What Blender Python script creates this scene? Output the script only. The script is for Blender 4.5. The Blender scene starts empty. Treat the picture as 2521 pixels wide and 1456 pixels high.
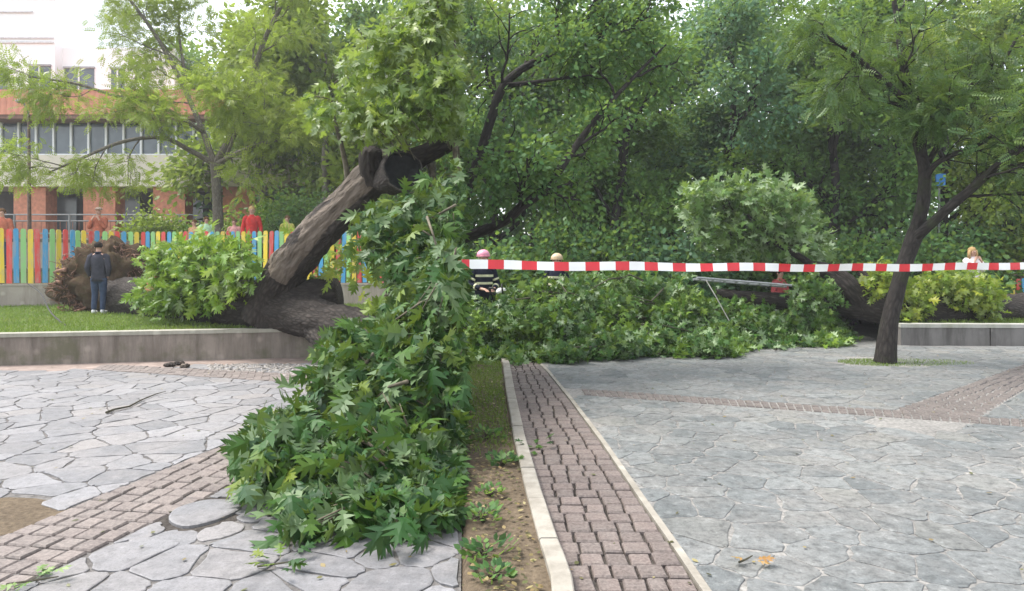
import bpy, bmesh, math, random
import numpy as np
from mathutils import Vector, Matrix, noise

# ------------------------------------------------------------------ camera, sky, sun
SC = bpy.context.scene
COL = SC.collection
H, F, HOR, CU = 1.6, 1700.0, 650.0, 1260.5      # eye height, focal length and horizon row in photo units (2521 wide)
cam_d = bpy.data.cameras.new('camera')
cam = bpy.data.objects.new('camera', cam_d); COL.objects.link(cam)
cam.location = (0, 0, H); cam.rotation_euler = (math.pi / 2, 0, 0)
cam_d.sensor_width = 36; cam_d.lens = 36 * F / 2521
cam_d.shift_y = (HOR - 728) / 2521
cam_d.clip_start = 0.05; cam_d.clip_end = 2000
SC.camera = cam

SUN_EL, SUN_AZ = math.radians(62), math.radians(282)   # azimuth clockwise from +Y: to the left, a little beyond the scene
world = bpy.data.worlds.new('World'); SC.world = world; world.use_nodes = True
wn, wl = world.node_tree.nodes, world.node_tree.links
wn.clear()
sky = wn.new('ShaderNodeTexSky'); sky.sky_type = 'NISHITA'; sky.sun_disc = False
sky.sun_elevation = SUN_EL; sky.sun_rotation = SUN_AZ
sky.air_density = 1.0; sky.dust_density = 1.5; sky.ozone_density = 1.0
hs = wn.new('ShaderNodeHueSaturation'); hs.inputs['Saturation'].default_value = 0.3
bg = wn.new('ShaderNodeBackground'); bg.inputs['Strength'].default_value = 0.15
wo = wn.new('ShaderNodeOutputWorld')
wl.new(sky.outputs[0], hs.inputs['Color']); wl.new(hs.outputs[0], bg.inputs['Color']); wl.new(bg.outputs[0], wo.inputs['Surface'])

sd = bpy.data.lights.new('sun', 'SUN'); sd.energy = 1.6; sd.angle = math.radians(22); sd.color = (1, .95, .88)
sun = bpy.data.objects.new('sun', sd); COL.objects.link(sun)
_d = Vector((math.sin(SUN_AZ) * math.cos(SUN_EL), math.cos(SUN_AZ) * math.cos(SUN_EL), math.sin(SUN_EL)))
sun.rotation_euler = (-_d).to_track_quat('-Z', 'Y').to_euler(); sun.location = (0, -5, 30)

SC.view_settings.view_transform = 'Standard'; SC.view_settings.look = 'None'
SC.view_settings.gamma = 1.0; SC.view_settings.exposure = 1.72
SC.cycles.max_bounces = 8; SC.cycles.diffuse_bounces = 4; SC.cycles.transmission_bounces = 4
SC.cycles.use_denoising = True

HAZE = 0.0013
RNG = np.random.default_rng(7)
random.seed(7)

def P(u, v, Y):            # a photo position at a given distance
    return np.array([(u - CU) * Y / F, Y, H - (v - HOR) * Y / F])
def G(u, v, z=0.0):        # a photo position on the ground
    Y = (H - z) * F / (v - HOR)
    return np.array([(u - CU) * Y / F, Y, z])
def unit(a):
    a = np.asarray(a, float); n = np.linalg.norm(a, axis=-1, keepdims=True)
    return a / np.maximum(n, 1e-9)

# ------------------------------------------------------------------ object helpers
def tag(o, label=None, cat=None, group=None, kind=None):
    if label: o['label'] = label
    if cat: o['category'] = cat
    if group: o['group'] = group
    if kind: o['kind'] = kind
    return o
def empty(name, loc=(0, 0, 0), rz=0.0):
    o = bpy.data.objects.new(name, None); o.location = loc; o.rotation_euler = (0, 0, rz)
    o.empty_display_size = .1; COL.objects.link(o); return o
def world_of(o):
    m = Matrix.LocRotScale(o.location, o.rotation_euler, o.scale)
    return m if o.parent is None else world_of(o.parent) @ o.matrix_parent_inverse @ m
def link(name, me, mat=None, parent=None, loc=None):
    o = bpy.data.objects.new(name, me)
    if mat is not None and len(me.materials) == 0: me.materials.append(mat)
    if loc is not None: o.location = loc
    if parent is not None:
        o.parent = parent
        if loc is None:           # vertices are in world space: cancel the parent's own transform
            pm = world_of(parent)
            o.matrix_parent_inverse = pm.inverted()
    COL.objects.link(o); return o

class MB:
    """collects shapes for one mesh"""
    def __init__(s): s.v = []; s.f = []; s.mi = []; s.bk = []; s.tint = []
    def add(s, v, f, mi=0, bk=None, tint=0.5):
        o = len(s.v); s.v.extend([tuple(p) for p in v]); s.f.extend([tuple(i + o for i in q) for q in f])
        s.mi.extend([mi] * len(f))
        s.bk.extend([tuple(b) for b in bk] if bk is not None else [tuple(p) for p in v])
        s.tint.extend(list(tint) if hasattr(tint, '__len__') else [tint] * len(v))
    def box(s, a, b, mi=0, tint=.5):
        x0, y0, z0 = a; x1, y1, z1 = b
        v = [(x0, y0, z0), (x1, y0, z0), (x1, y1, z0), (x0, y1, z0), (x0, y0, z1), (x1, y0, z1), (x1, y1, z1), (x0, y1, z1)]
        s.add(v, [(0, 3, 2, 1), (4, 5, 6, 7), (0, 1, 5, 4), (1, 2, 6, 5), (2, 3, 7, 6), (3, 0, 4, 7)], mi, None, tint)
    def prism(s, poly, z0, z1, mi=0, tint=.5):
        n = len(poly)
        v = [(p[0], p[1], z0) for p in poly] + [(p[0], p[1], z1) for p in poly]
        f = [tuple(range(n, 2 * n)), tuple(range(n - 1, -1, -1))] + [(i, (i + 1) % n, n + (i + 1) % n, n + i) for i in range(n)]
        s.add(v, f, mi, None, tint)
    def tube(s, pts, rad, ns=8, mi=0, rough=0.0, seed=0, cap=True, tint=0., tintfun=None):
        pts = np.asarray(pts, float); n = len(pts)
        rad = np.asarray(rad if hasattr(rad, '__len__') else [rad] * n, float)
        tg = np.gradient(pts, axis=0) if n > 2 else np.array([pts[1] - pts[0]] * 2)
        tg = unit(tg)
        x = np.cross(tg[0], (0, 0, 1.0))
        if np.linalg.norm(x) < .1: x = np.cross(tg[0], (1.0, 0, 0))
        x = unit(x); L = 0; V = []; B = []; T = []
        for i in range(n):
            x = unit(x - tg[i] * np.dot(x, tg[i])); y = np.cross(tg[i], x)
            if i: L += np.linalg.norm(pts[i] - pts[i - 1])
            for k in range(ns):
                a = 2 * math.pi * k / ns; d = x * math.cos(a) + y * math.sin(a); r = rad[i]
                if rough:
                    q = Vector((math.cos(a) * 1.3 + seed, math.sin(a) * 1.3, L * 1.2))
                    r *= 1 + rough * (noise.noise(q) + .6 * noise.noise(q * 3.1) + ((.45 * noise.noise(q * 7.3) - .9 * abs(noise.noise(Vector((math.cos(a) * 4.2 + seed, math.sin(a) * 4.2, L * 1.6)))) + .25) if ns > 12 else 0))
                p = pts[i] + d * r
                V.append(p); B.append((math.cos(a) * rad[i], math.sin(a) * rad[i], L + seed * 3.7))
                T.append(tintfun(i / (n - 1), a, d) if tintfun else tint)
        Fc = [(i * ns + k, i * ns + (k + 1) % ns, (i + 1) * ns + (k + 1) % ns, (i + 1) * ns + k) for i in range(n - 1) for k in range(ns)]
        if cap: Fc += [tuple(range(ns - 1, -1, -1)), tuple((n - 1) * ns + k for k in range(ns))]
        s.add(V, Fc, mi, B, T)
    def loft(s, rings, mi=0, cap=True, tint=.5):      # rings: (centre, rx, ry) horizontal ellipses
        ns = 12; V = []
        for c, rx, ry in rings:
            for k in range(ns):
                a = 2 * math.pi * k / ns; V.append((c[0] + rx * math.cos(a), c[1] + ry * math.sin(a), c[2]))
        n = len(rings)
        Fc = [(i * ns + k, i * ns + (k + 1) % ns, (i + 1) * ns + (k + 1) % ns, (i + 1) * ns + k) for i in range(n - 1) for k in range(ns)]
        if cap: Fc += [tuple(range(ns - 1, -1, -1)), tuple((n - 1) * ns + k for k in range(ns))]
        s.add(V, Fc, mi, None, tint)
    def blob(s, c, r, n=8, mi=0, rough=0., seed=0, tint=.5, zmin=-1):
        V = []; m = n
        for i in range(m + 1):
            t = math.pi * i / m; zz = max(math.cos(t), zmin)
            for k in range(2 * n):
                a = math.pi * k / n; d = Vector((math.sin(t) * math.cos(a), math.sin(t) * math.sin(a), zz))
                k_ = 1 + rough * noise.noise(d * 2.2 + Vector((seed, 0, 0))) + rough * .4 * noise.noise(d * 6.5 + Vector((seed, 3, 0))) + (rough * .3 * noise.noise(d * 15 + Vector((seed, 3, 9))) if n > 20 else 0)
                V.append((c[0] + d.x * r[0] * k_, c[1] + d.y * r[1] * k_, c[2] + d.z * r[2] * k_))
        q = 2 * n
        s.add(V, [(i * q + k, (i + 1) * q + k, (i + 1) * q + (k + 1) % q, i * q + (k + 1) % q) for i in range(m) for k in range(q)], mi, None, tint)
    def mesh(s, name, mats=(), smooth=False):
        me = bpy.data.meshes.new(name); me.from_pydata(s.v, [], s.f)
        for m in mats: me.materials.append(m)
        if any(s.mi): me.polygons.foreach_set('material_index', s.mi)
        a = me.attributes.new('bk', 'FLOAT_VECTOR', 'POINT'); a.data.foreach_set('vector', np.array(s.bk, 'f').ravel())
        a = me.attributes.new('tint', 'FLOAT', 'POINT'); a.data.foreach_set('value', np.array(s.tint, 'f'))
        if smooth: me.polygons.foreach_set('use_smooth', [True] * len(me.polygons))
        me.update(); return me
    def build(s, name, mat, parent=None, smooth=False, kind=None, loc=None):
        mats = mat if isinstance(mat, (list, tuple)) else [mat]
        o = link(name, s.mesh(name, mats, smooth), None, parent, loc)
        if kind: o['kind'] = kind
        return o

def quick(name, mat, parent, fn, smooth=False, kind=None, loc=None):
    m = MB(); fn(m); return m.build(name, mat, parent, smooth, kind, loc)

# ------------------------------------------------------------------ materials
def nodes(name):
    m = bpy.data.materials.new(name); m.use_nodes = True
    nt = m.node_tree; b = nt.nodes['Principled BSDF']
    return m, nt, b
def N(nt, t, **kw):
    n = nt.nodes.new(t)
    for k, v in kw.items():
        if k in n.inputs.keys(): n.inputs[k].default_value = v
        else: setattr(n, k, v)
    return n
def ramp(nt, stops, fac):
    r = nt.nodes.new('ShaderNodeValToRGB'); e = r.color_ramp.elements
    while len(e) < len(stops): e.new(.5)
    for i, (p, c) in enumerate(stops): e[i].position = p; e[i].color = (*c, 1)
    nt.links.new(fac, r.inputs[0]); return r.outputs[0]
def mixc(nt, fac, a, b, mode='MIX'):
    m = nt.nodes.new('ShaderNodeMix'); m.data_type = 'RGBA'; m.blend_type = mode
    for i, s in ((0, fac), (6, a), (7, b)):
        if hasattr(s, 'is_linked'): nt.links.new(s, m.inputs[i])
        else: m.inputs[i].default_value = s if i == 0 else (*s, 1)
    return m.outputs[2]
def math_(nt, op, a, b=None):
    m = nt.nodes.new('ShaderNodeMath'); m.operation = op
    for i, s in enumerate((a, b)):
        if s is None: continue
        if hasattr(s, 'is_linked'): nt.links.new(s, m.inputs[i])
        else: m.inputs[i].default_value = s
    return m.outputs[0]
def coord(nt, attr=None):
    if attr == 'world': return nt.nodes.new('ShaderNodeNewGeometry').outputs['Position']
    if attr:
        a = nt.nodes.new('ShaderNodeAttribute'); a.attribute_name = attr; return a.outputs['Vector']
    return nt.nodes.new('ShaderNodeTexCoord').outputs['Object']
def mapped(nt, vec, scale):
    m = nt.nodes.new('ShaderNodeMapping'); m.inputs['Scale'].default_value = scale; nt.links.new(vec, m.inputs['Vector']); return m.outputs[0]
def noise_(nt, vec, scale, detail=6, rough=.6):
    n = N(nt, 'ShaderNodeTexNoise', Scale=scale, Detail=detail, Roughness=rough); nt.links.new(vec, n.inputs['Vector']); return n.outputs['Fac']
def bump(nt, b, h, strength=.5, dist=.02):
    n = N(nt, 'ShaderNodeBump', Strength=strength, Distance=dist); nt.links.new(h, n.inputs['Height']); nt.links.new(n.outputs[0], b.inputs['Normal'])
def tint_of(nt):
    a = nt.nodes.new('ShaderNodeAttribute'); a.attribute_name = 'tint'; return a.outputs['Fac']

def plain(name, col, rough=.6, var=.12, scale=9, metal=0, spec=.3):
    m, nt, b = nodes(name)
    f = noise_(nt, coord(nt), scale)
    lo = tuple(c * (1 - var * 2) for c in col); hi = tuple(min(1, c * (1 + var * 2)) for c in col)
    nt.links.new(ramp(nt, [(.3, lo), (.7, hi)], f), b.inputs['Base Color'])
    b.inputs['Roughness'].default_value = rough; b.inputs['Metallic'].default_value = metal
    b.inputs['Specular IOR Level'].default_value = spec
    bump(nt, b, f, .15, .01)
    return m

def leaf_mat(name, stops, under, trans=.28, rough=.42, spec=.4):
    m, nt, b = nodes(name)
    c = ramp(nt, stops, tint_of(nt))
    bf = nt.nodes.new('ShaderNodeNewGeometry').outputs['Backfacing']
    c2 = mixc(nt, math_(nt, 'MULTIPLY', bf, .8), c, under)
    nt.links.new(c2, b.inputs['Base Color'])
    b.inputs['Roughness'].default_value = rough; b.inputs['Specular IOR Level'].default_value = spec
    t = nt.nodes.new('ShaderNodeBsdfTranslucent')
    tc = mixc(nt, .6, c, (.30, .42, .05)); nt.links.new(tc, t.inputs['Color'])
    mx = nt.nodes.new('ShaderNodeMixShader'); mx.inputs[0].default_value = trans
    nt.links.new(b.outputs[0], mx.inputs[1]); nt.links.new(t.outputs[0], mx.inputs[2])
    nt.links.new(mx.outputs[0], nt.nodes['Material Output'].inputs['Surface'])
    return m

def bark_mat(name, dark, light, wood=(.20, .150, .110), moss=None):
    m, nt, b = nodes(name)
    v = coord(nt, 'bk'); s = mapped(nt, v, (11, 11, 3.6))
    n1 = noise_(nt, s, 1.0, 8, .7)
    vo = N(nt, 'ShaderNodeTexVoronoi', Scale=1.7, feature='DISTANCE_TO_EDGE'); nt.links.new(s, vo.inputs['Vector'])
    h = math_(nt, 'ADD', math_(nt, 'MULTIPLY', n1, .6), math_(nt, 'MINIMUM', vo.outputs['Distance'], .4))
    c = ramp(nt, [(.2, dark), (.75, light)], h)
    n2 = noise_(nt, v, 2.2, 4); c = mixc(nt, math_(nt, 'MULTIPLY', n2, .55), c, tuple(x * .5 for x in dark))
    if moss: c = mixc(nt, ramp(nt, [(.52, (0, 0, 0)), (.68, (.8, .8, .8))], noise_(nt, v, 3.1, 5)), c, moss)
    g = ramp(nt, [(.3, tuple(x * .35 for x in wood)), (.48, wood), (.68, tuple(min(1, x * 1.6) for x in wood))], noise_(nt, mapped(nt, v, (11, 11, 1.6)), 1.0, 9, .72))
    nt.links.new(mixc(nt, ramp(nt, [(.50, (0, 0, 0)), (.62, (1, 1, 1))], math_(nt, 'ADD', tint_of(nt), math_(nt, 'MULTIPLY', math_(nt, 'SUBTRACT', noise_(nt, mapped(nt, v, (4, 4, 1.6)), 1.0, 8, .72), .5), 1.3))), c, g), b.inputs['Base Color'])
    b.inputs['Roughness'].default_value = .85; b.inputs['Specular IOR Level'].default_value = .2
    bump(nt, b, h, .9, .03)
    return m

def stone_mat(name, a, bcol, stain, pit=.5, bumpd=.012):
    m, nt, b = nodes(name)
    w = coord(nt, 'world')
    n1 = noise_(nt, w, 1.7, 8, .65); n2 = noise_(nt, w, 70, 3, .7); n3 = noise_(nt, w, .45, 5); n4 = noise_(nt, w, 12, 8, .76); n5 = noise_(nt, w, 21, 5, .7)
    md = tuple((x + y) / 2 for x, y in zip(a, bcol)); wm = (md[0] * 1.06, md[1] * 1.0, md[2] * .93)
    c = ramp(nt, [(0, tuple(x * .8 for x in a)), (.3, a), (.5, md), (.62, wm), (.75, md), (1, bcol)], tint_of(nt))
    c = mixc(nt, ramp(nt, [(.44, (0, 0, 0)), (.60, (.7, .7, .7))], n1), c, stain)
    c = mixc(nt, ramp(nt, [(.40, (.55,) * 3), (.54, (0, 0, 0))], n3), c, tuple(x * .72 for x in a))
    c = mixc(nt, ramp(nt, [(.50, (0, 0, 0)), (.62, (pit,) * 3)], n4), c, tuple(x * .25 for x in a))
    c = mixc(nt, ramp(nt, [(.34, (pit * .9,) * 3), (.45, (0, 0, 0))], n4), c, tuple(min(1, x * 1.45) for x in bcol))
    c = mixc(nt, ramp(nt, [(.54, (0, 0, 0)), (.66, (pit * .8,) * 3)], n5), c, tuple(x * .3 for x in stain))
    c = mixc(nt, ramp(nt, [(.36, (.35,) * 3), (.48, (0, 0, 0))], n2), c, tuple(x * .4 for x in a))
    nt.links.new(c, b.inputs['Base Color'])
    nt.links.new(ramp(nt, [(.3, (.45,) * 3), (.7, (.75,) * 3)], n1), b.inputs['Roughness'])
    b.inputs['Specular IOR Level'].default_value = .35
    bump(nt, b, math_(nt, 'ADD', math_(nt, 'MULTIPLY', n4, -1.0), math_(nt, 'MULTIPLY', n5, -.5)), .8, bumpd)
    return m

def brick_mat(name, a, bcol, dirt):
    m, nt, b = nodes(name)
    oi = nt.nodes.new('ShaderNodeObjectInfo').outputs['Random']; w = coord(nt, 'world')
    c = ramp(nt, [(0, a), (.5, tuple((x + y) / 2 for x, y in zip(a, bcol))), (1, bcol)], oi)
    n1 = noise_(nt, w, 5, 8, .7); n2 = noise_(nt, w, 60, 3)
    c = mixc(nt, ramp(nt, [(.45, (0, 0, 0)), (.7, (.75, .75, .75))], n1), c, dirt)
    c = mixc(nt, .25, c, ramp(nt, [(.3, (.05, .04, .04)), (.7, (.5, .42, .38))], n2))
    nt.links.new(c, b.inputs['Base Color']); b.inputs['Roughness'].default_value = .7
    bump(nt, b, math_(nt, 'ADD', n1, n2), .5, .006)
    return m

def concrete_mat(name, a, bcol, stain, moss=None):
    m, nt, b = nodes(name)
    w = coord(nt, 'world')
    n1 = noise_(nt, w, 1.6, 8, .65); n2 = noise_(nt, mapped(nt, w, (3.5, 3.5, .5)), 1.3, 7, .7); n3 = noise_(nt, w, 40, 4)
    c = ramp(nt, [(.25, a), (.75, bcol)], n1)
    c = mixc(nt, ramp(nt, [(.42, (0, 0, 0)), (.66, (.85, .85, .85))], n2), c, stain)
    if moss: c = mixc(nt, ramp(nt, [(.5, (0, 0, 0)), (.66, (.7, .7, .7))], noise_(nt, w, 2.6, 6)), c, moss)
    vo = N(nt, 'ShaderNodeTexVoronoi', Scale=3.0); nt.links.new(w, vo.inputs['Vector'])
    c = mixc(nt, ramp(nt, [(.10, (.35, .35, .35)), (.22, (0, 0, 0))], vo.outputs['Distance']), c, tuple(min(1, x * 1.5) for x in bcol))
    nt.links.new(c, b.inputs['Base Color']); b.inputs['Roughness'].default_value = .85
    bump(nt, b, math_(nt, 'ADD', n1, math_(nt, 'MULTIPLY', n3, .4)), .4, .01)
    return m

def ground_mat(name, cols, scale=1.5):
    m, nt, b = nodes(name); w = coord(nt, 'world')
    n = noise_(nt, w, scale, 9, .7); n2 = noise_(nt, w, 30, 5)
    c = ramp(nt, [(.25 + .5 * i / (len(cols) - 1), c) for i, c in enumerate(cols)], n)
    c = mixc(nt, .35, c, ramp(nt, [(.3, tuple(x * .4 for x in cols[0])), (.7, tuple(min(1, x * 1.5) for x in cols[-1]))], n2))
    nt.links.new(c, b.inputs['Base Color']); b.inputs['Roughness'].default_value = .95
    b.inputs['Specular IOR Level'].default_value = .15
    bump(nt, b, math_(nt, 'ADD', n, math_(nt, 'MULTIPLY', n2, .5)), .7, .03)
    return m

def glass_dark(name, col=(.03, .04, .05)):
    m, nt, b = nodes(name)
    f = noise_(nt, coord(nt, 'world'), .8, 3)
    nt.links.new(ramp(nt, [(.3, col), (.7, tuple(c * 2.2 for c in col))], f), b.inputs['Base Color'])
    b.inputs['Roughness'].default_value = .12; b.inputs['Specular IOR Level'].default_value = .6
    return m

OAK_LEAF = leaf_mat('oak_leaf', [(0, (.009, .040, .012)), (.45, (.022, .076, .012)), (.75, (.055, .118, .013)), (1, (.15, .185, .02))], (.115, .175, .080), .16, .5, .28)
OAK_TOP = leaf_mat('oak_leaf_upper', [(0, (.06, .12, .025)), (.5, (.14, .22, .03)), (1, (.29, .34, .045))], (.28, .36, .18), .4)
SPROUT = leaf_mat('sprout_leaf', [(0, (.07, .15, .02)), (.5, (.13, .25, .02)), (1, (.26, .34, .03))], (.36, .44, .26), .35)
SPROUT_Y = leaf_mat('sprout_leaf_yellow', [(0, (.09, .17, .02)), (.5, (.21, .30, .03)), (1, (.44, .44, .05))], (.36, .42, .18), .4)
LOCUST = leaf_mat('locust_leaf', [(0, (.13, .19, .02)), (.5, (.25, .33, .03)), (1, (.42, .46, .07))], (.30, .36, .08), .48)
YGREEN = leaf_mat('yellow_green_leaf', [(0, (.08, .13, .022)), (.5, (.20, .27, .035)), (1, (.36, .41, .06))], (.2, .28, .07), .42)
MGREEN = leaf_mat('mid_green_leaf', [(0, (.03, .092, .026)), (.5, (.09, .195, .045)), (1, (.22, .34, .08))], (.11, .21, .075), .4, .5, .25)
DGREEN = leaf_mat('dark_green_leaf', [(0, (.015, .056, .020)), (.5, (.052, .135, .038)), (1, (.15, .26, .075))], (.08, .165, .07), .36, .5, .25)
BGREEN = leaf_mat('blue_green_leaf', [(0, (.024, .082, .046)), (.5, (.068, .165, .085)), (1, (.17, .30, .155))], (.10, .20, .12), .37, .5, .25)
PALE = leaf_mat('pale_oak_leaf', [(0, (.06, .14, .04)), (.5, (.12, .22, .06)), (1, (.22, .32, .10))], (.34, .44, .27), .34)
ASH = leaf_mat('ash_leaf', [(0, (.016, .056, .016)), (.5, (.048, .115, .026)), (1, (.14, .21, .042))], (.085, .16, .055), .34)
HEAPL = leaf_mat('heap_leaf', [(0, (.014, .055, .012)), (.5, (.052, .135, .018)), (1, (.19, .29, .032))], (.24, .34, .17), .27)
GRASS = leaf_mat('grass_blade', [(0, (.08, .15, .025)), (.5, (.15, .24, .04)), (1, (.30, .32, .09))], (.14, .21, .05), .3, .6, .2)
BARK_OAK = bark_mat('oak_bark', (.018, .015, .013), (.088, .074, .064), (.135, .110, .088))
BARK_LOCUST = bark_mat('locust_bark', (.10, .085, .065), (.30, .27, .22))
BARK_DARK = bark_mat('dark_bark', (.018, .016, .015), (.060, .052, .046))
BARK_ASH = bark_mat('ash_bark', (.016, .014, .013), (.062, .053, .046), moss=(.035, .042, .02))
TWIG = plain('twig', (.06, .055, .035), .8)

# ------------------------------------------------------------------ leaf shapes and clouds
def leaf_base(parts):
    V = []; Fc = []
    for poly in parts:
        o = len(V); V += poly; Fc.append(tuple(range(o, o + len(poly))))
    return np.array(V, float), Fc
def sculpt(x, y):
    return (x, y, -.22 * abs(x) - .30 * (y - .35) ** 2 + .05 * math.sin(9 * y) * abs(x) * 4)
def oak_base(curl=0., twist=0., lean=0.):
    def sculpt(x, y):
        z = -.22 * abs(x) - (.30 + curl) * (y - .35) ** 2 + .05 * math.sin(9 * y) * abs(x) * 4 + twist * x * (y - .2) - curl * .8 * x * x
        return (x + lean * (y - .3) ** 2, y * (1 - .12 * abs(curl)), z)
    hs_ = [[(0, .08), (.08, .14), (.19, .21), (.06, .30), (0, .30)],
           [(0, .30), (.06, .30), (.22, .37), (.37, .53), (.075, .50), (0, .50)],
           [(0, .50), (.075, .50), (.21, .63), (.31, .83), (.06, .73), (0, .73)],
           [(0, .73), (.06, .73), (.12, .92), (.04, .88), (0, 1.05)]]
    parts = []
    for h in hs_:
        parts.append([sculpt(*p) for p in h]); parts.append([sculpt(-p[0], p[1]) for p in h][::-1])
    parts.append([(-.012, -.12, -.04), (.012, -.12, -.04), (.012, .1, -.02), (-.012, .1, -.02)])
    return leaf_base(parts)
def oak_small():
    hs_ = [[(0, .02), (.20, .20), (.08, .32), (.42, .52), (.11, .55), (0, .5)], [(0, .5), (.11, .55), (.28, .82), (.06, .75), (0, 1.0)]]
    parts = []
    for h in hs_:
        parts.append([sculpt(*p) for p in h]); parts.append([sculpt(-p[0], p[1]) for p in h][::-1])
    return leaf_base(parts)
def simple_base(w=.24):
    return leaf_base([[(0, 0, 0), (w, .42, -.07), (0, 1, -.12)], [(0, 0, 0), (0, 1, -.12), (-w, .42, -.07)]])
def oval_base(w=.3):
    return leaf_base([[(0, 0, 0), (w * .8, .25, -.05), (w, .55, -.08), (0, 1, -.14)], [(0, 0, 0), (0, 1, -.14), (-w, .55, -.08), (-w * .8, .25, -.05)]])
def pinnate_base(n=6, w=.06, l=.25):
    parts = []
    for i in range(n):
        y = .12 + .8 * i / n; k = 1 - .5 * abs(i / n - .4); dz = -.35 * (y - .1) ** 2
        for s in (-1, 1):
            q = [(0, y, dz), (s * l * k * .5, y + w + .03, dz - .01), (s * l * k, y + .08, dz - .04), (s * l * k * .5, y - w + .03, dz - .01)]
            parts.append(q if s < 0 else q[::-1])
    parts.append([(-.012, .9, -.2), (.03, .96, -.23), (0, 1.1, -.3), (-.03, .96, -.23)])
    parts.append([(-.006, 0, 0), (.006, 0, 0), (.004, .95, -.25), (-.004, .95, -.25)])
    return leaf_base(parts)
def blade_base():
    return leaf_base([[(-.10, 0, 0), (.10, 0, 0), (.03, .75, .06), (0, 1, .22)]])
OAK_VARIANTS = [oak_base(), oak_base(.45, .7, .12), oak_base(-.35, -.8, -.14), oak_base(.9, .2, .05)]
OAK, OAKS, SIMPLE, OVAL, PINN, BLADE = oak_base(), oak_small(), simple_base(), oval_base(), pinnate_base(), blade_base()

def leaf_frames(fwd, nrm):
    y = unit(fwd); x = unit(np.cross(y, nrm)); z = np.cross(x, y); return x, y, z
def leaves(name, pos, fwd, nrm, size, tint, base, mat, parent=None, kind=None):
    bv, bf = base; n = len(pos); k = len(bv)
    x, y, z = leaf_frames(fwd, nrm); size = np.broadcast_to(size, (n,))
    V = pos[:, None, :] + size[:, None, None] * (bv[None, :, 0:1] * x[:, None, :] + bv[None, :, 1:2] * y[:, None, :] + bv[None, :, 2:3] * z[:, None, :])
    V = V.reshape(-1, 3)
    lens = np.array([len(q) for q in bf]); flat = np.concatenate([np.array(q) for q in bf]); nl = len(flat)
    loops = (flat[None, :] + (np.arange(n) * k)[:, None]).ravel()
    starts = (np.concatenate([[0], np.cumsum(lens)[:-1]])[None, :] + (np.arange(n) * nl)[:, None]).ravel()
    me = bpy.data.meshes.new(name)
    me.vertices.add(len(V)); me.vertices.foreach_set('co', V.astype('f').ravel())
    me.loops.add(len(loops)); me.loops.foreach_set('vertex_index', loops.astype('i'))
    me.polygons.add(len(starts)); me.polygons.foreach_set('loop_start', starts.astype('i'))
    me.update(calc_edges=True)
    a = me.attributes.new('tint', 'FLOAT', 'POINT'); a.data.foreach_set('value', np.repeat(np.asarray(tint, 'f'), k))
    me.materials.append(mat)
    o = link(name, me, None, parent)
    if kind: o['kind'] = kind
    return o

def oak_leaves(name, pos, fwd, nrm, size, tint, mat, parent, kind='stuff'):
    k = np.arange(len(pos)) % 4; out = []
    for j in range(4):
        q = k == j; out.append(leaves(name, pos[q], fwd[q], nrm[q], size[q], tint[q], OAK_VARIANTS[j], mat, parent, kind))
    return out

def rand_unit(n, rng=RNG): return unit(rng.normal(size=(n, 3)))

def scatter(tips, dirs, n, sigma, rng, droop=.35, upb=.9, flat=.7, ctint=None):
    """n leaves round branch tips"""
    idx = rng.integers(0, len(tips), n)
    off = rng.normal(size=(n, 3)) * sigma; off[:, 2] *= flat
    pos = tips[idx] + off
    fwd = unit(dirs[idx] * .5 + unit(off) * .6 + rand_unit(n, rng) * .7 + np.array([0, 0, -droop]))
    nrm = unit(rand_unit(n, rng) + np.array([0, 0, upb]))
    ct = rng.random(len(tips)) if ctint is None else ctint
    tint = np.clip(.55 * ct[idx] + .45 * rng.random(n) + off[:, 2] / max(sigma, .01) * .05, 0, 1)
    return pos, fwd, nrm, tint

def grow(rng, p, d, L, r, lev, maxlev, tubes, tips, dirs, up=.15, spread=.8, kids=(6, 5, 4), wander=.22):
    n = 6; pts = [np.array(p, float)]; d = unit(d)
    for i in range(n - 1):
        d = unit(d + rng.normal(size=3) * wander + np.array([0, 0, up]))
        pts.append(pts[-1] + d * L / (n - 1))
    pts = np.array(pts); tubes.append((pts, np.linspace(r, r * .45, n)))
    if lev == maxlev:
        for i in (2, 3, 4, 5): tips.append(pts[i]); dirs.append(d)
        return
    sprout(rng, pts, r, L, lev, maxlev, tubes, tips, dirs, up, spread, kids, wander)

def sprout(rng, pts, r, L, lev, maxlev, tubes, tips, dirs, up=.15, spread=.8, kids=(6, 5, 4), wander=.22, tmin=.3):
    pts = np.asarray(pts, float); n = len(pts)
    for k in range(kids[min(lev, len(kids) - 1)]):
        t = tmin + (1 - tmin) * (k + rng.random()) / kids[min(lev, len(kids) - 1)]
        f = t * (n - 1); i = min(int(f), n - 2); q = pts[i] + (pts[i + 1] - pts[i]) * (f - i); tg = unit(pts[i + 1] - pts[i])
        side = unit(np.cross(tg, rng.normal(size=3)))
        dd = unit(tg * math.cos(spread) + side * math.sin(spread))
        grow(rng, q, dd, L * (.62 - .2 * t) * rng.uniform(.8, 1.25), r * (.62 - .25 * t), lev + 1, maxlev, tubes, tips, dirs, up, spread, kids, wander)

def tube_part(name, tubes, mat, parent, ns=6, rmin=.004, rough=.0, kind=None):
    m = MB()
    for k, (p, r) in enumerate(tubes):
        if r[0] < rmin: continue
        m.tube(p, r, 10 if r[0] > .08 else (ns if r[0] > .02 else 4), 0, rough if r[0] > .05 else 0, k)
    return m.build(name, mat, parent, True, kind) if m.v else None

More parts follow.
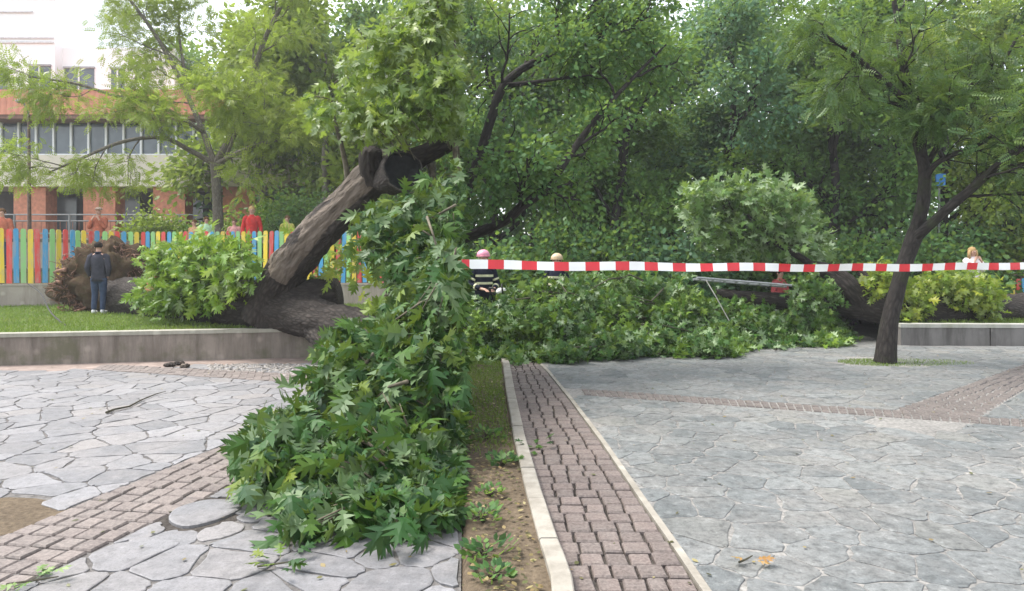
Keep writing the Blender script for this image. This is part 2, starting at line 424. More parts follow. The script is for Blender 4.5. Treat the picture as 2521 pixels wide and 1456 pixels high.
def smooth_path(pts, rad, n):
    """Catmull-Rom through control points"""
    pts = np.asarray(pts, float); rad = np.asarray(rad, float); m = len(pts)
    out = []; ro = []
    for t in np.linspace(0, m - 1, n):
        i = min(int(t), m - 2); f = t - i
        p0, p1, p2, p3 = pts[max(i - 1, 0)], pts[i], pts[i + 1], pts[min(i + 2, m - 1)]
        out.append(.5 * ((2 * p1) + (-p0 + p2) * f + (2 * p0 - 5 * p1 + 4 * p2 - p3) * f ** 2 + (-p0 + 3 * p1 - 3 * p2 + p3) * f ** 3))
        ro.append(rad[i] + (rad[i + 1] - rad[i]) * f)
    return np.array(out), np.array(ro)

# ------------------------------------------------------------------ ground
EARTH = ground_mat('earth', [(.06, .05, .035), (.10, .085, .05), (.07, .09, .035)], .8)
LAWN = ground_mat('lawn_ground', [(.05, .075, .022), (.085, .13, .035), (.14, .15, .06)], 1.2)
SOIL = ground_mat('soil', [(.055, .042, .030), (.105, .080, .055), (.16, .125, .085)], 2.2)
MORTAR_D = ground_mat('dark_joint', [(.05, .047, .045), (.115, .107, .10), (.22, .21, .20)], 1.6)
MORTAR_P = ground_mat('pale_joint', [(.10, .10, .095), (.19, .185, .175), (.34, .325, .30)], .9)
JOINT = ground_mat('brick_joint', [(.02, .018, .016), (.045, .038, .033), (.10, .09, .08)], 3.0)
STONE_L = stone_mat('pale_flagstone', (.196, .195, .202), (.282, .276, .284), (.243, .230, .226), .30, .007)
STONE_R = stone_mat('grey_flagstone', (.170, .182, .182), (.250, .257, .250), (.212, .204, .190), .58, .012)
BRICK_L = brick_mat('rose_brick', (.095, .078, .070), (.172, .143, .127), (.165, .147, .130))
BRICK_R = brick_mat('red_brown_brick', (.070, .053, .046), (.138, .105, .091), (.125, .110, .098))
BRICK_G = brick_mat('dull_brick', (.058, .052, .047), (.105, .090, .080), (.095, .086, .077))
KERB = concrete_mat('pale_kerb', (.264, .240, .200), (.360, .336, .288), (.192, .172, .140))
CONC_L = concrete_mat('stained_concrete', (.187, .156, .129), (.281, .242, .203), (.101, .082, .066), (.094, .094, .047))
CONC_R = concrete_mat('grey_concrete', (.128, .120, .112), (.216, .204, .192), (.072, .066, .060))
CONC_B = concrete_mat('pale_concrete', (.294, .252, .210), (.392, .350, .294), (.210, .175, .140))
CAPM = concrete_mat('wall_cap', (.300, .285, .232), (.390, .375, .315), (.225, .217, .165))

def sheet(name, poly, z, mat, kind='structure'):
    m = MB(); m.add([(p[0], p[1], z) for p in poly], [tuple(range(len(poly)))])
    return m.build(name, mat, None, False, kind)
sheet('ground', [(-400, -60), (400, -60), (400, 700), (-400, 700)], -.07, EARTH)

WALL_L = [(-13, 9.9), (-8.06, 10.87), (-3.47, 11.84), (-2.1, 12.15), (-1.35, 12.6), (-1.0, 13.3), (-.9, 15), (-1.2, 20.6)]   # foot of the retaining wall
def wall_y(x):
    xs = [p[0] for p in WALL_L[:5]]; ys = [p[1] for p in WALL_L[:5]]; return float(np.interp(x, xs, ys))

# paths: left and right edges, as straight lines or polylines in Y
def PL(x0, y0, x1, y1): return np.array([(x0, y0), (x1, y1)], float)
B1 = (PL(-3.35, 2.4, -1.9, 9.1), PL(-2.72, 2.4, -1.0, 8.85))
g = lambda u, v: G(u, v)[:2]
B2 = (np.array([(-6.5, 11.0), g(720, 921)]), np.array([(-6.35, 10.45), g(720, 942)]))
B2 = tuple(np.array([a[0], a[0] + (a[1] - a[0]) * 1.25]) for a in B2)
B3L = np.array([g(1385, 1456) + (0.002, -.9), g(1392, 1440), g(1358, 1350), g(1322, 1230), g(1284, 1090), g(1262, 980), g(1250, 905), g(1250, 905) + (-.06, .9)])
B3R = np.array([g(1748, 1456) + (.03, -.9), g(1740, 1456), g(1668, 1350), g(1583, 1230), g(1487, 1090), g(1404, 980), g(1348, 912), g(1348, 912) + (-.10, .9)])
B4 = (np.array([g(1430, 958), g(2700, 1047)]), np.array([g(1440, 973), g(2700, 1064)]))
B5 = (np.array([g(2190, 1016), g(2452, 923)]), np.array([g(2400, 1032), g(2560, 937)]))
B5 = tuple(np.array([a[0], a[0] + (a[1] - a[0]) * 1.5]) for a in B5)

def clip(poly, p, nrm):      # keep the side where (q-p).n >= 0
    out = []
    for i in range(len(poly)):
        a, b = poly[i], poly[(i + 1) % len(poly)]; da, db = np.dot(a - p, nrm), np.dot(b - p, nrm)
        if da >= 0: out.append(a)
        if (da >= 0) != (db >= 0): out.append(a + (b - a) * (da / (da - db)))
    return out
def area(poly):
    p = np.array(poly); x, y = p[:, 0], p[:, 1]
    return .5 * abs(np.dot(x, np.roll(y, -1)) - np.dot(y, np.roll(x, -1)))
def seg_for(line, c):        # the piece of a polyline nearest to c
    best = None
    for a, b in zip(line[:-1], line[1:]):
        t = np.clip(np.dot(c - a, b - a) / np.dot(b - a, b - a), 0, 1); d = np.linalg.norm(a + (b - a) * t - c)
        if best is None or d < best[0]: best = (d, a, b, np.dot(c - a, b - a) / np.dot(b - a, b - a))
    return best
def cut_band(poly, band, gap=.012):
    """pieces of a cell that lie outside a band (left edge, right edge)"""
    c = np.mean(poly, axis=0); res = []
    dL, a, b, t = seg_for(band[0], c); dR, a2, b2, t2 = seg_for(band[1], c)
    w = np.linalg.norm(a - a2)
    if min(dL, dR) > .8 or (not -.15 < t < 1.15 and not -.15 < t2 < 1.15): return [poly]
    d = unit(b - a); nl = np.array([-d[1], d[0]]); d2 = unit(b2 - a2); nr = np.array([d2[1], -d2[0]])
    if np.dot(np.mean(band[1], axis=0) - np.mean(band[0], axis=0), nl) > 0: nl = -nl; nr = -nr
    for q in (clip(poly, a + nl * gap, nl), clip(poly, a2 + nr * gap, nr)):
        if len(q) > 2 and area(q) > .004: res.append(q)
    return res

def voronoi(x0, x1, y0, y1, sz, rng, keep, jitter=.75, grow_y=0.0):
    pts = []
    y = y0; row = 0
    while y < y1:
        x = x0 + (row % 2) * sz * .5
        while x < x1:
            pts.append((x + rng.uniform(-jitter, jitter) * sz * .55, y + rng.uniform(-jitter, jitter) * sz * .55)); x += sz
        y += sz * .88; row += 1
    pts = np.array(pts)
    if len(pts): pts = pts[rng.random(len(pts)) > .12]
    cells = []
    for i, p in enumerate(pts):
        if not keep(p): continue
        d = np.linalg.norm(pts - p, axis=1); nb = np.argsort(d)[1:22]
        poly = [p + np.array(q) * sz * 2 for q in ((-1, -1), (1, -1), (1, 1), (-1, 1))]
        for j in nb:
            mid = (p + pts[j]) / 2; poly = clip(poly, mid, unit(p - pts[j]))
            if len(poly) < 3: break
        if len(poly) > 2: cells.append(poly)
    return cells

def stone_shape(poly, rng, gap, z, rise=.012, chips=.02):
    c = np.mean(poly, axis=0); out = []
    k = len(poly)
    ins = []
    for i in range(k):                       # inset every corner towards the middle
        p = np.array(poly[i]); d = c - p; L = np.linalg.norm(d); ins.append(p + d / max(L, 1e-6) * min(gap * rng.uniform(.7, 1.9), L * .3))
    for i in range(k):
        a, b = ins[i], ins[(i + 1) % k]; L = np.linalg.norm(b - a)
        if L < .03: continue
        n = unit(np.array([(b - a)[1], -(b - a)[0]]))
        cut = min(.25, .03 / L)
        out.append(a + (b - a) * cut)
        for t in ((.5,) if L < .3 else (.34, .67)):
            out.append(a + (b - a) * (t + rng.uniform(-.1, .1)) + n * rng.uniform(-chips, chips * .25))
        out.append(a + (b - a) * (1 - cut))
    if len(out) < 3: return None
    out = np.array(out); n = len(out)
    if area(out) < .003: return None
    tilt = rng.normal(size=2) * .004; h = z + rng.uniform(0, rise)
    top = [(q[0], q[1], h + np.dot(q - c, tilt)) for q in c + (out - c) * .965]
    mid = [(q[0], q[1], h - .003 + np.dot(q - c, tilt)) for q in out]
    bot = [(q[0], q[1], z - .035) for q in out]
    V = bot + mid + top
    Fc = [tuple(range(2 * n, 3 * n))] + [(i, (i + 1) % n, n + (i + 1) % n, n + i) for i in range(n)] + [(n + i, n + (i + 1) % n, 2 * n + (i + 1) % n, 2 * n + i) for i in range(n)]
    return V, Fc, c, area(out)

def pave(parent, cells, bands, mat, rng, gap, rise, region, edge=None):
    sh = []
    for poly in cells:
        if edge is not None: poly = clip(poly, *edge)
        if len(poly) < 3 or area(poly) < .004: continue
        pieces = [poly]
        for b in bands: pieces = [q for pc in pieces for q in cut_band(pc, b)]
        for q in pieces:
            c = np.mean(q, axis=0)
            if not region(c): continue
            s = stone_shape(q, rng, gap, 0.0, rise)
            if s: sh.append(s)
    def vis(s):                              # how large it shows in the picture
        c = s[2]; inside = -.02 * 0 + abs(c[0]) < .78 * c[1]
        return -(s[3] / max(c[1], 1) ** 3) * (1 if inside else 0)
    sh.sort(key=vis)
    rest = MB()
    for k, (V, Fc, c, a) in enumerate(sh):
        tint = float(rng.random())
        if k < 284:
            m = MB(); m.add([(p[0] - c[0], p[1] - c[1], p[2]) for p in V], Fc, 0, None, tint)
            o = m.build('flagstone', mat, parent, loc=(c[0], c[1], 0))
        else: rest.add(V, Fc, 0, None, tint)
    if rest.v: rest.build('outlying_flagstones', mat, parent, kind='stuff')
    return len(sh)

def brick_mesh(mat):
    m = MB(); e = .06
    b = [(-.5, -.5), (.5, -.5), (.5, .5), (-.5, .5)]
    V = [(x, y, -.04) for x, y in b] + [(x, y, -.004) for x, y in b] + [(x * (1 - 2 * e), y * (1 - 2 * e), .006) for x, y in b]
    Fc = [(8, 9, 10, 11)] + [(i, (i + 1) % 4, 4 + (i + 1) % 4, 4 + i) for i in range(4)] + [(4 + i, 4 + (i + 1) % 4, 8 + (i + 1) % 4, 8 + i) for i in range(4)]
    m.add(V, Fc); return m.mesh('brick', [mat])
def line_at(line, s):        # point at arc length fraction
    seg = np.linalg.norm(np.diff(line, axis=0), axis=1); cum = np.concatenate([[0], np.cumsum(seg)]); L = s * cum[-1]
    return np.array([np.interp(L, cum, line[:, 0]), np.interp(L, cum, line[:, 1])])
def match_y(line, y): return np.array([np.interp(y, line[:, 1], line[:, 0]), y])

def brick_path(name, label_bed, rows, across, mat, bedmat, rng, stagger=True, joint=.015, skip=None):
    """rows: list of (left point, right point) at each course joint"""
    bed = MB(); A = [r[0] for r in rows]; B = [r[1] for r in rows]
    V = [(p[0], p[1], -.02) for p in A] + [(p[0], p[1], -.02) for p in B]; n = len(rows)
    bed.add(V, [(i, n + i, n + i + 1, i + 1) for i in range(n - 1)])
    o = bed.build(name, bedmat, None, False, 'structure')
    me = brick_mesh(mat)
    for i in range(n - 1):
        cutp = [0] + [(j + (rng.uniform(-.16, .16) if stagger else 0)) / across for j in range(1, across)] + [1]
        for j in range(across):
            a0, a1 = cutp[j], cutp[j + 1]
            q = [A[i] + (B[i] - A[i]) * a0, A[i] + (B[i] - A[i]) * a1, A[i + 1] + (B[i + 1] - A[i + 1]) * a1, A[i + 1] + (B[i + 1] - A[i + 1]) * a0]
            c = np.mean(q, axis=0)
            if skip and skip(c): continue
            ex = (q[1] + q[2] - q[0] - q[3]) / 2; ey = (q[3] + q[2] - q[0] - q[1]) / 2
            b = bpy.data.objects.new('brick', me); COL.objects.link(b); b.parent = o
            b.location = (c[0], c[1], rng.uniform(-.004, .006))
            b.rotation_euler = (rng.normal() * .012, rng.normal() * .012, math.atan2(ex[1], ex[0]) + rng.normal() * .025)
            b.scale = (max(.02, np.linalg.norm(ex) - joint * rng.uniform(.7, 1.4)), max(.02, np.linalg.norm(ey) - joint * rng.uniform(.7, 1.4)), 1)
    return o

OV = G(503, 1263)
def build_ground():
    rng = np.random.default_rng(3)
    seam = lambda y: -.068 * y - .02          # the verge's outer edge
    # left paving
    bedl = sheet('paving', [(-15, 1.5), (seam(1.5), 1.5), (seam(11.9), 11.9), (-2.4, 12.0), (-3.4, 11.75), (-8.06, 10.8), (-15, 9.4)], -.007, MORTAR_D)
    def reg_l(c):
        if c[0] > seam(c[1]) - .03 or c[1] > wall_y(c[0]) - .72: return False
        if math.hypot((c[0] - OV[0]) / .33, (c[1] - OV[1]) / .42) < 1: return False
        if (c[0] + 3.42) ** 2 / .20 + (c[1] - 4.3) ** 2 / .13 < 1: return False       # bare earth where slabs are missing
        return True
    cells = voronoi(-11, 0.3, 2.0, 12, .33, rng, lambda p: p[0] > -1.0 * p[1] - 1.2)
    pave(bedl, cells, [B1, B2], STONE_L, rng, .0038, .0045, reg_l, (np.array((seam(0) - .012, 0.)), unit(np.array((-1, -.068)))))
    ep = sheet('bare_earth_patch', [(-3.42 + .55 * math.cos(a) * (1 + .15 * math.sin(3 * a)), 4.3 + .45 * math.sin(a)) for a in np.linspace(0, 6.2, 16)], -.005, SOIL)
    sheet('oval_joint', [(OV[0] + .275 * math.cos(t), OV[1] + .33 * math.sin(t)) for t in np.linspace(0, 6.2, 22)], -.005, JOINT)
    # the loose oval slab with a wide dark joint round it
    k = 26; c = OV; V = []
    for rr, z in ((.19, -.03), (.19, .012), (.178, .018)):
        V += [(c[0] + rr * 1.0 * math.cos(t) * (1 + .10 * math.sin(2 * t + 1) + .05 * math.sin(5 * t)), c[1] + rr * 1.25 * math.sin(t) * (1 + .08 * math.sin(3 * t)), z) for t in np.linspace(0, 2 * math.pi, k + 1)[:-1]]
    m = MB(); m.add(V, [(j * k + i, j * k + (i + 1) % k, (j + 1) * k + (i + 1) % k, (j + 1) * k + i) for j in range(2) for i in range(k)] + [tuple(2 * k + i for i in range(k))], 0, None, .3); o = m.build('flagstone', STONE_L, bedl); o['label'] = 'loose oval slab with a wide dark gap round it'
    for a_ in np.linspace(0, 2 * math.pi, 9)[:-1]:
        pl = []
        for da, rr in ((-.36, .245), (0, .25), (.36, .245), (.36, .42), (0, .46), (-.36, .42)):
            pl.append(np.array((c[0] + rr * math.cos(a_ + da) * (1 + .06 * math.sin(3 * a_)), c[1] + rr * 1.22 * math.sin(a_ + da))))
        for q in cut_band(pl, B1):
            s_ = stone_shape(q, rng, .004, 0, .006)
            if s_: m = MB(); m.add([(p[0] - s_[2][0], p[1] - s_[2][1], p[2]) for p in s_[0]], s_[1], 0, None, rng.random()); m.build('flagstone', STONE_L, bedl, loc=(s_[2][0], s_[2][1], 0))
    # strip in front of the wall
    strip = MB(); xs = np.linspace(-13, -1.6, 24)
    strip.add([(x, wall_y(x) - .8, -.006) for x in xs] + [(x, wall_y(x) + .02, -.002) for x in xs], [(i, i + 1, 25 + i, 24 + i) for i in range(23)])
    strip.build('paving_strip', concrete_mat('pinkish_strip', (.22, .165, .14), (.34, .27, .235), (.16, .12, .10)), None, False, 'structure')
    rp = np.random.default_rng(17); pm = MB()
    for k in range(420):
        u_, v_ = rp.uniform(515, 780), rp.uniform(897, 926); q = G(u_, v_)
        if q[1] > wall_y(q[0]) - .12 or (v_ > 913 + (u_ - 520) * .03 and u_ < 700): continue
        a_ = rp.uniform(0, 6.28); rx, ry = rp.uniform(.03, .07), rp.uniform(.02, .035); ca, sa = math.cos(a_), math.sin(a_)
        V = [(q[0] + ca * x * rx - sa * y * ry, q[1] + sa * x * rx + ca * y * ry, z) for x, y, z in ((-1, 0, -.004), (0, -1, -.004), (1, 0, -.004), (0, 1, -.004), (-.55, -.45, .014), (.55, -.45, .014), (.55, .45, .014), (-.55, .45, .014))]
        pm.add(V, [(4, 5, 6, 7), (0, 1, 5, 4), (1, 2, 6, 5), (2, 3, 7, 6), (3, 0, 4, 7)], 0, None, rp.random())
    o = pm.build('pebbles', plain('pale_pebble', (.27, .25, .23), .8, .25, 30), None, True); tag(o, 'pale pebble mosaic strip at the foot of the stained wall', 'pebbles', kind='stuff')
    rows = [(match_y(B1[0], y), match_y(B1[1], y - .12)) for y in np.arange(2.5, 8.9, .145)]
    brick_path('brick_path', '', rows, 5, BRICK_L, JOINT, rng)
    rows = [(line_at(B2[0], s), line_at(B2[1], s)) for s in np.linspace(0, 1, 36)]
    brick_path('brick_band', '', rows, 4, BRICK_L, MORTAR_D, rng, joint=.016)
    # right paving
    bedr = sheet('stone_paving', [(x, y) for x, y in B3R] + [(1.0, 20), (16, 20), (16, 1.5)], -.0045, MORTAR_P)
    def reg_r(c):
        return c[1] < 14.2 and c[0] > np.interp(c[1], B3R[:, 1], B3R[:, 0]) + .06 and not (c[0] > 7.3 and c[1] > 13.45) and ((c[0] - 5.95) ** 2 / .5 + (c[1] - 11.25) ** 2 / .32 > 1)
    cells = voronoi(.2, 12.5, 2.0, 14.2, .29, rng, lambda p: abs(p[0]) < 1.0 * p[1] + 1.2)
    pave(bedr, cells, [(B3L, B3R), B4, B5], STONE_R, rng, .0035, .0035, reg_r)
    ys = np.arange(2.6, 11.3, .152)
    rows = [(match_y(B3L, y) + (.01, 0), match_y(B3R, y) - (.03, 0)) for y in ys]
    brick_path('brick_path', '', rows, 5, BRICK_R, JOINT, rng)
    # thin pale edging of the brick path
    m = MB(); n = 50; yy = np.linspace(2.4, 11.3, n); L = [match_y(B3R, y) for y in yy]
    m.add([(p[0] - .022, p[1], -.03) for p in L] + [(p[0] - .022, p[1], .006) for p in L] + [(p[0] + .022, p[1], .006) for p in L] + [(p[0] + .022, p[1], -.03) for p in L],
          [(k * n + i, k * n + i + 1, (k + 1) * n + i + 1, (k + 1) * n + i) for k in range(3) for i in range(n - 1)])
    m.build('path_edging', KERB, None, False, 'structure')
    rows = [(line_at(B4[0], s), line_at(B4[1], s)) for s in np.linspace(0, 1, 60)]
    brick_path('brick_band', '', rows, 3, BRICK_G, MORTAR_D, rng, joint=.016)
    rows = [(line_at(B5[0], s), line_at(B5[1], s)) for s in np.linspace(0, 1, 34)]
    brick_path('brick_band', '', rows, 5, BRICK_G, MORTAR_D, rng, joint=.016)
    # verge of bare soil with its kerb
    kl = [match_y(B3L, y) for y in np.linspace(2.5, 11.2, 40)]
    V = [(p[0] - .06, p[1]) for p in kl]
    mb = MB(); nn = len(kl); cols = 14
    for i, p in enumerate(kl):
        x0 = seam(p[1]); x1 = p[0] - .05
        for j in range(cols):
            x = x0 + (x1 - x0) * j / (cols - 1)
            z = .035 + .03 * noise.noise(Vector((x * 3, p[1] * 3, 0))) + .015 * noise.noise(Vector((x * 11, p[1] * 11, 4)))
            if j == 0: z = -.03
            mb.add([(x, p[1], z)], [])
    mb.f = [(i * cols + j, i * cols + j + 1, (i + 1) * cols + j + 1, (i + 1) * cols + j) for i in range(nn - 1) for j in range(cols - 1)]; mb.mi = [0] * len(mb.f)
    mb.build('soil_verge', SOIL, None, True, 'structure')
    kerb = empty('kerb', (kl[0][0], kl[0][1], 0)); kerb['kind'] = 'structure'
    ends = list(range(0, 40, 3))
    for a, b in zip(ends[:-1], ends[1:]):        # separate kerb stones
        m = MB(); pts = kl[a:b + 1]
        pts = [np.array(p) for p in pts]; pts[0] = pts[0] + (pts[1] - pts[0]) * .03; pts[-1] = pts[-1] + (pts[-2] - pts[-1]) * .03
        k = len(pts); hh = .075 + rng.uniform(-.004, .004)
        prof = [(-.075, -.03), (-.075, hh - .008), (-.066, hh), (.022, hh), (.030, hh - .008), (.030, -.03)]
        Vv = [(p[0] + q[0], p[1], q[1]) for p in pts for q in prof]; s6 = 6
        Fc = [(i * s6 + j, i * s6 + j + 1, (i + 1) * s6 + j + 1, (i + 1) * s6 + j) for i in range(k - 1) for j in range(5)] + [tuple(range(6)), tuple(range((k - 1) * 6 + 5, (k - 1) * 6 - 1, -1))]
        m.add(Vv, Fc); m.build('kerb_stone', KERB, kerb)
build_ground()

# ------------------------------------------------------------------ walls, lawns, fence
def ribbon_wall(name, foot, z0, z1, thick, mat, capmat, label, cap=.06, blocks=None):
    """a wall along a polyline (front foot), with a cap; optionally split into panels"""
    foot = np.array(foot, float)
    d = unit(np.gradient(foot, axis=0)); nb = np.stack([-d[:, 1], d[:, 0]], 1)      # to the back (left of travel)
    root = empty(name, (foot[0][0], foot[0][1], z0)); tag(root, label, 'wall')
    n = len(foot)
    def body(m, i0, i1, za, zb, off, t):
        idx = range(i0, i1 + 1)
        A = [foot[i] - nb[i] * off for i in idx]; B = [foot[i] + nb[i] * t for i in idx]; k = len(A)
        V = [(p[0], p[1], za) for p in A] + [(p[0], p[1], zb) for p in A] + [(p[0], p[1], zb) for p in B] + [(p[0], p[1], za) for p in B]
        Fc = [(r * k + i, r * k + i + 1, (r + 1) * k + i + 1, (r + 1) * k + i) for r in range(3) for i in range(k - 1)]
        Fc += [(0, k, 2 * k, 3 * k), (k - 1, 4 * k - 1, 3 * k - 1, 2 * k - 1)]
        m.add(V, Fc)
    if blocks:
        for i in range(n - 1):
            m = MB(); g_ = .012
            f0, f1 = foot[i], foot[i + 1]; dd = unit(f1 - f0); q = np.array([-dd[1], dd[0]])
            a, b = f0 + dd * g_, f1 - dd * g_
            poly = [a, b, b + q * thick, a + q * thick]
            m.prism(poly, z0, z1 - cap - .004); m.build('wall_panel', mat, root)
    else:
        m = MB(); body(m, 0, n - 1, z0, z1 - cap, 0, thick); m.build('wall_face', mat, root)
    m = MB(); body(m, 0, n - 1, z1 - cap, z1, .02, thick + .02); m.build('coping', capmat, root)
    return root

def fine(poly, n):
    p = np.array(poly, float); L = np.concatenate([[0], np.cumsum(np.linalg.norm(np.diff(p, axis=0), axis=1))])
    s = np.linspace(0, L[-1], n); return np.stack([np.interp(s, L, p[:, 0]), np.interp(s, L, p[:, 1])], 1)
ribbon_wall('retaining_wall', fine(WALL_L, 60), -.05, .5, .22, CONC_L, CAPM, 'low stained concrete retaining wall along the lawn, under the fallen trunk')
lp = fine(WALL_L, 60)
sheet('lawn', [(-30, 9.0), (-13, 10.1)] + [(p[0] - .1, p[1] + .15) for p in lp[1:]] + [(-1.3, 21), (-30, 21)], .47, LAWN)
WR = [(7.62, 13.55), (9.35, 13.50), (11.1, 13.42), (12.9, 13.35), (14.7, 13.3), (16.5, 13.3)]
ribbon_wall('retaining_wall', WR, -.05, .42, .25, CONC_R, concrete_mat('grey_cap', (.36, .35, .32), (.46, .45, .41), (.26, .27, .2)), 'low grey wall of concrete panels beside the leaning tree', .07, True)
sheet('lawn', [(7.64, 13.72), (16.6, 13.45), (24, 22), (10, 22), (7.7, 18)], .39, LAWN)

def grass(name, n, region, z, size, rng, label):
    pos = region(n, rng); k = len(pos)
    fwd = unit(np.stack([rng.normal(size=k) * .45, rng.normal(size=k) * .45, np.ones(k)], 1)); nrm = rand_unit(k, rng)
    pos[:, 2] = z - .005
    t = np.array([.5 + .5 * noise.noise(Vector((p[0] * .7, p[1] * .7, 1))) for p in pos]) * .8 + rng.random(k) * .25
    o = leaves(name, pos, fwd, nrm, size * rng.uniform(.6, 1.4, k), np.clip(t, 0, 1), BLADE, GRASS)
    return tag(o, label, 'grass', kind='stuff')
def reg_lawn(n, rng):
    x = rng.uniform(-15.5, -1.2, n); y = 9.8 + rng.random(n) ** 1.3 * 9.5
    ok = np.array([yy > wall_y(xx) + .2 for xx, yy in zip(x, y)]) & (x > -.80 * y - .5)
    return np.stack([x[ok], y[ok], np.zeros(ok.sum())], 1)
rg = np.random.default_rng(21)
grass('lawn_grass', 60000, reg_lawn, .47, .065, rg, 'short green grass on the raised lawn behind the stained wall')
def reg_lawn_r(n, rng):
    x = rng.uniform(7.7, 15, n); y = 13.8 + rng.random(n) * 4; return np.stack([x, y, 0 * x], 1)
grass('lawn_grass', 9000, reg_lawn_r, .39, .08, rg, 'grass on the raised bed behind the grey panel wall')
def reg_verge(n, rng):
    y = 5.6 + rng.random(n) ** .7 * 5.4; x0 = -.068 * y; x1 = np.interp(y, B3L[:, 1], B3L[:, 0]) - .1
    return np.stack([x0 + (x1 - x0) * rng.random(n), y, 0 * y], 1)
grass('verge_grass', 5000, reg_verge, .04, .04, rg, 'thin grass on the soil verge inside the pale kerb')
def reg_ring(n, rng):
    a = rng.uniform(0, 6.28, n); r = np.sqrt(rng.random(n)); x = 6.05 + r * np.cos(a) * (.75 + .7 * (np.cos(a) > 0)); y = 11.2 + r * np.sin(a) * .42
    return np.stack([x, y, 0 * x], 1)
sheet('tree_pit', [(5.95 + .72 * math.cos(a) + .08 * math.sin(5 * a), 11.25 + .55 * math.sin(a)) for a in np.linspace(0, 6.2, 20)], -.010, SOIL)
grass('moss_grass', 2600, reg_ring, .0, .03, rg, 'mossy grass round the foot of the leaning tree')

# the raised playground behind the fence
FENCE = [(-60, 18.0), (0, 18.3), (120, 18.6), (230, 19.6), (330, 20.2), (480, 20.0), (650, 19.6), (830, 19.3), (960, 18.9), (1075, 18.4)]
FX = np.array([((u - CU) * y / F, y) for u, y in FENCE])
back = fine(FX, 40)
PGZ = 1.45
ribbon_wall('garden_wall', back, .40, 1.06, .3, CONC_B, CONC_B, 'low pale concrete wall carrying the coloured picket fence', .05)
m = MB(); bb = [(p[0], p[1] + .32) for p in back]
m.add([(p[0], p[1], 1.0) for p in bb] + [(p[0], p[1] + .5, PGZ) for p in bb] + [(p[0] * 1.4, 60, PGZ + .4) for p in bb], [(r * 40 + i, r * 40 + i + 1, (r + 1) * 40 + i + 1, (r + 1) * 40 + i) for r in range(2) for i in range(39)])
m.build('playground_ground', EARTH, None, False, 'structure')

def picket_mat(name, col):
    m, nt, b = nodes(name); w = coord(nt, 'world')
    oi = nt.nodes.new('ShaderNodeObjectInfo').outputs['Random']
    c = ramp(nt, [(0, tuple(x * .72 for x in col)), (1, tuple(min(1, x * 1.12) for x in col))], oi)
    n = noise_(nt, mapped(nt, w, (9, 9, 2.2)), 1.4, 7, .7)
    c = mixc(nt, ramp(nt, [(.48, (0, 0, 0)), (.66, (.55,) * 3)], n), c, (.34, .31, .27))
    nt.links.new(c, b.inputs['Base Color']); b.inputs['Roughness'].default_value = .55; bump(nt, b, n, .3, .004); return m
PC = {'green': picket_mat('picket_green', (.28, .58, .20)), 'yellow': picket_mat('picket_yellow', (.82, .60, .04)), 'red': picket_mat('picket_red', (.66, .06, .05)), 'blue': picket_mat('picket_blue', (.06, .34, .62))}
RAILM = plain('fence_rail', (.20, .17, .13), .7)
def picket_mesh(mat, w, h=1.46):
    m = MB(); t = .022
    prof = [(-w / 2, 0), (w / 2, 0), (w / 2, h - .05), (w * .36, h - .012), (w * .14, h), (-w * .14, h), (-w * .36, h - .012), (-w / 2, h - .05)]
    n = len(prof); V = [(x, -t / 2, z) for x, z in prof] + [(x, t / 2, z) for x, z in prof]
    m.add(V, [tuple(range(n)), tuple(range(2 * n - 1, n - 1, -1))] + [(i, n + i, n + (i + 1) % n, (i + 1) % n) for i in range(n)])
    return m.mesh('picket', [mat])
def picket_fence(line, start, label, pitch, w, z, rng, h=1.46):
    root = empty('picket_fence', (line[0][0], line[0][1], z)); tag(root, label, 'fence')
    L = np.concatenate([[0], np.cumsum(np.linalg.norm(np.diff(line, axis=0), axis=1))]); total = L[-1]
    names = ['green', 'yellow', 'red', 'blue']; ms = {c: picket_mesh(PC[c], w, h) for c in names}
    at = lambda s: np.array([np.interp(s, L, line[:, 0]), np.interp(s, L, line[:, 1])])
    s = 0; k = start
    while s < total:
        p, q = at(s), at(min(total, s + .05)); a = math.atan2(*(q - p)[::-1]) if s + .05 < total else a
        o = bpy.data.objects.new('picket', ms[names[k % 4]]); COL.objects.link(o); o.parent = root
        o.matrix_parent_inverse = world_of(root).inverted()
        o.location = (p[0], p[1], z + .02 + rng.uniform(-.012, .012)); o.rotation_euler = (rng.normal() * .008, rng.normal() * .01, a)
        s += pitch; k += 1
    for zz in (.22 * h, .77 * h):
        m = MB(); pts = np.array([(*at(t), z + zz) for t in np.linspace(0, total, 60)]); dd = unit(np.gradient(pts[:, :2], axis=0)); nb = np.stack([-dd[:, 1], dd[:, 0]], 1)
        a_, b_ = pts.copy(), pts.copy(); a_[:, :2] += nb * .016; b_[:, :2] += nb * .055; n = 60
        V = list(a_) + list(a_ + (0, 0, .09)) + list(b_ + (0, 0, .09)) + list(b_)
        m.add(V, [(r * n + i, r * n + i + 1, ((r + 1) % 4) * n + i + 1, ((r + 1) % 4) * n + i) for r in range(4) for i in range(n - 1)]); m.build('rail', RAILM, root)
    for t in np.arange(.4, total, 2.2):
        m = MB(); p = at(t); m.box((p[0] - .04, p[1] + .058, z - .05), (p[0] + .04, p[1] + .138, z + h * .92)); m.build('post', RAILM, root)
    return root
rf = np.random.default_rng(5)
off = np.array([(p[0], p[1] + .08) for p in back])
picket_fence(off, 2, 'long picket fence painted green, yellow, red and blue behind the lawn', .167, .125, 1.06, rf)
fr = fine([(13.05, 18.0), (16.5, 18.3)], 8)
ribbon_wall('garden_wall', fr - (0, .1), .3, .70, .25, CONC_R, CONC_R, 'dark low wall under the short coloured fence at the right edge', .05)
picket_fence(fr, 1, 'short stretch of coloured picket fence at the right edge behind the yellow shoots', .16, .115, .70, rf, .5)

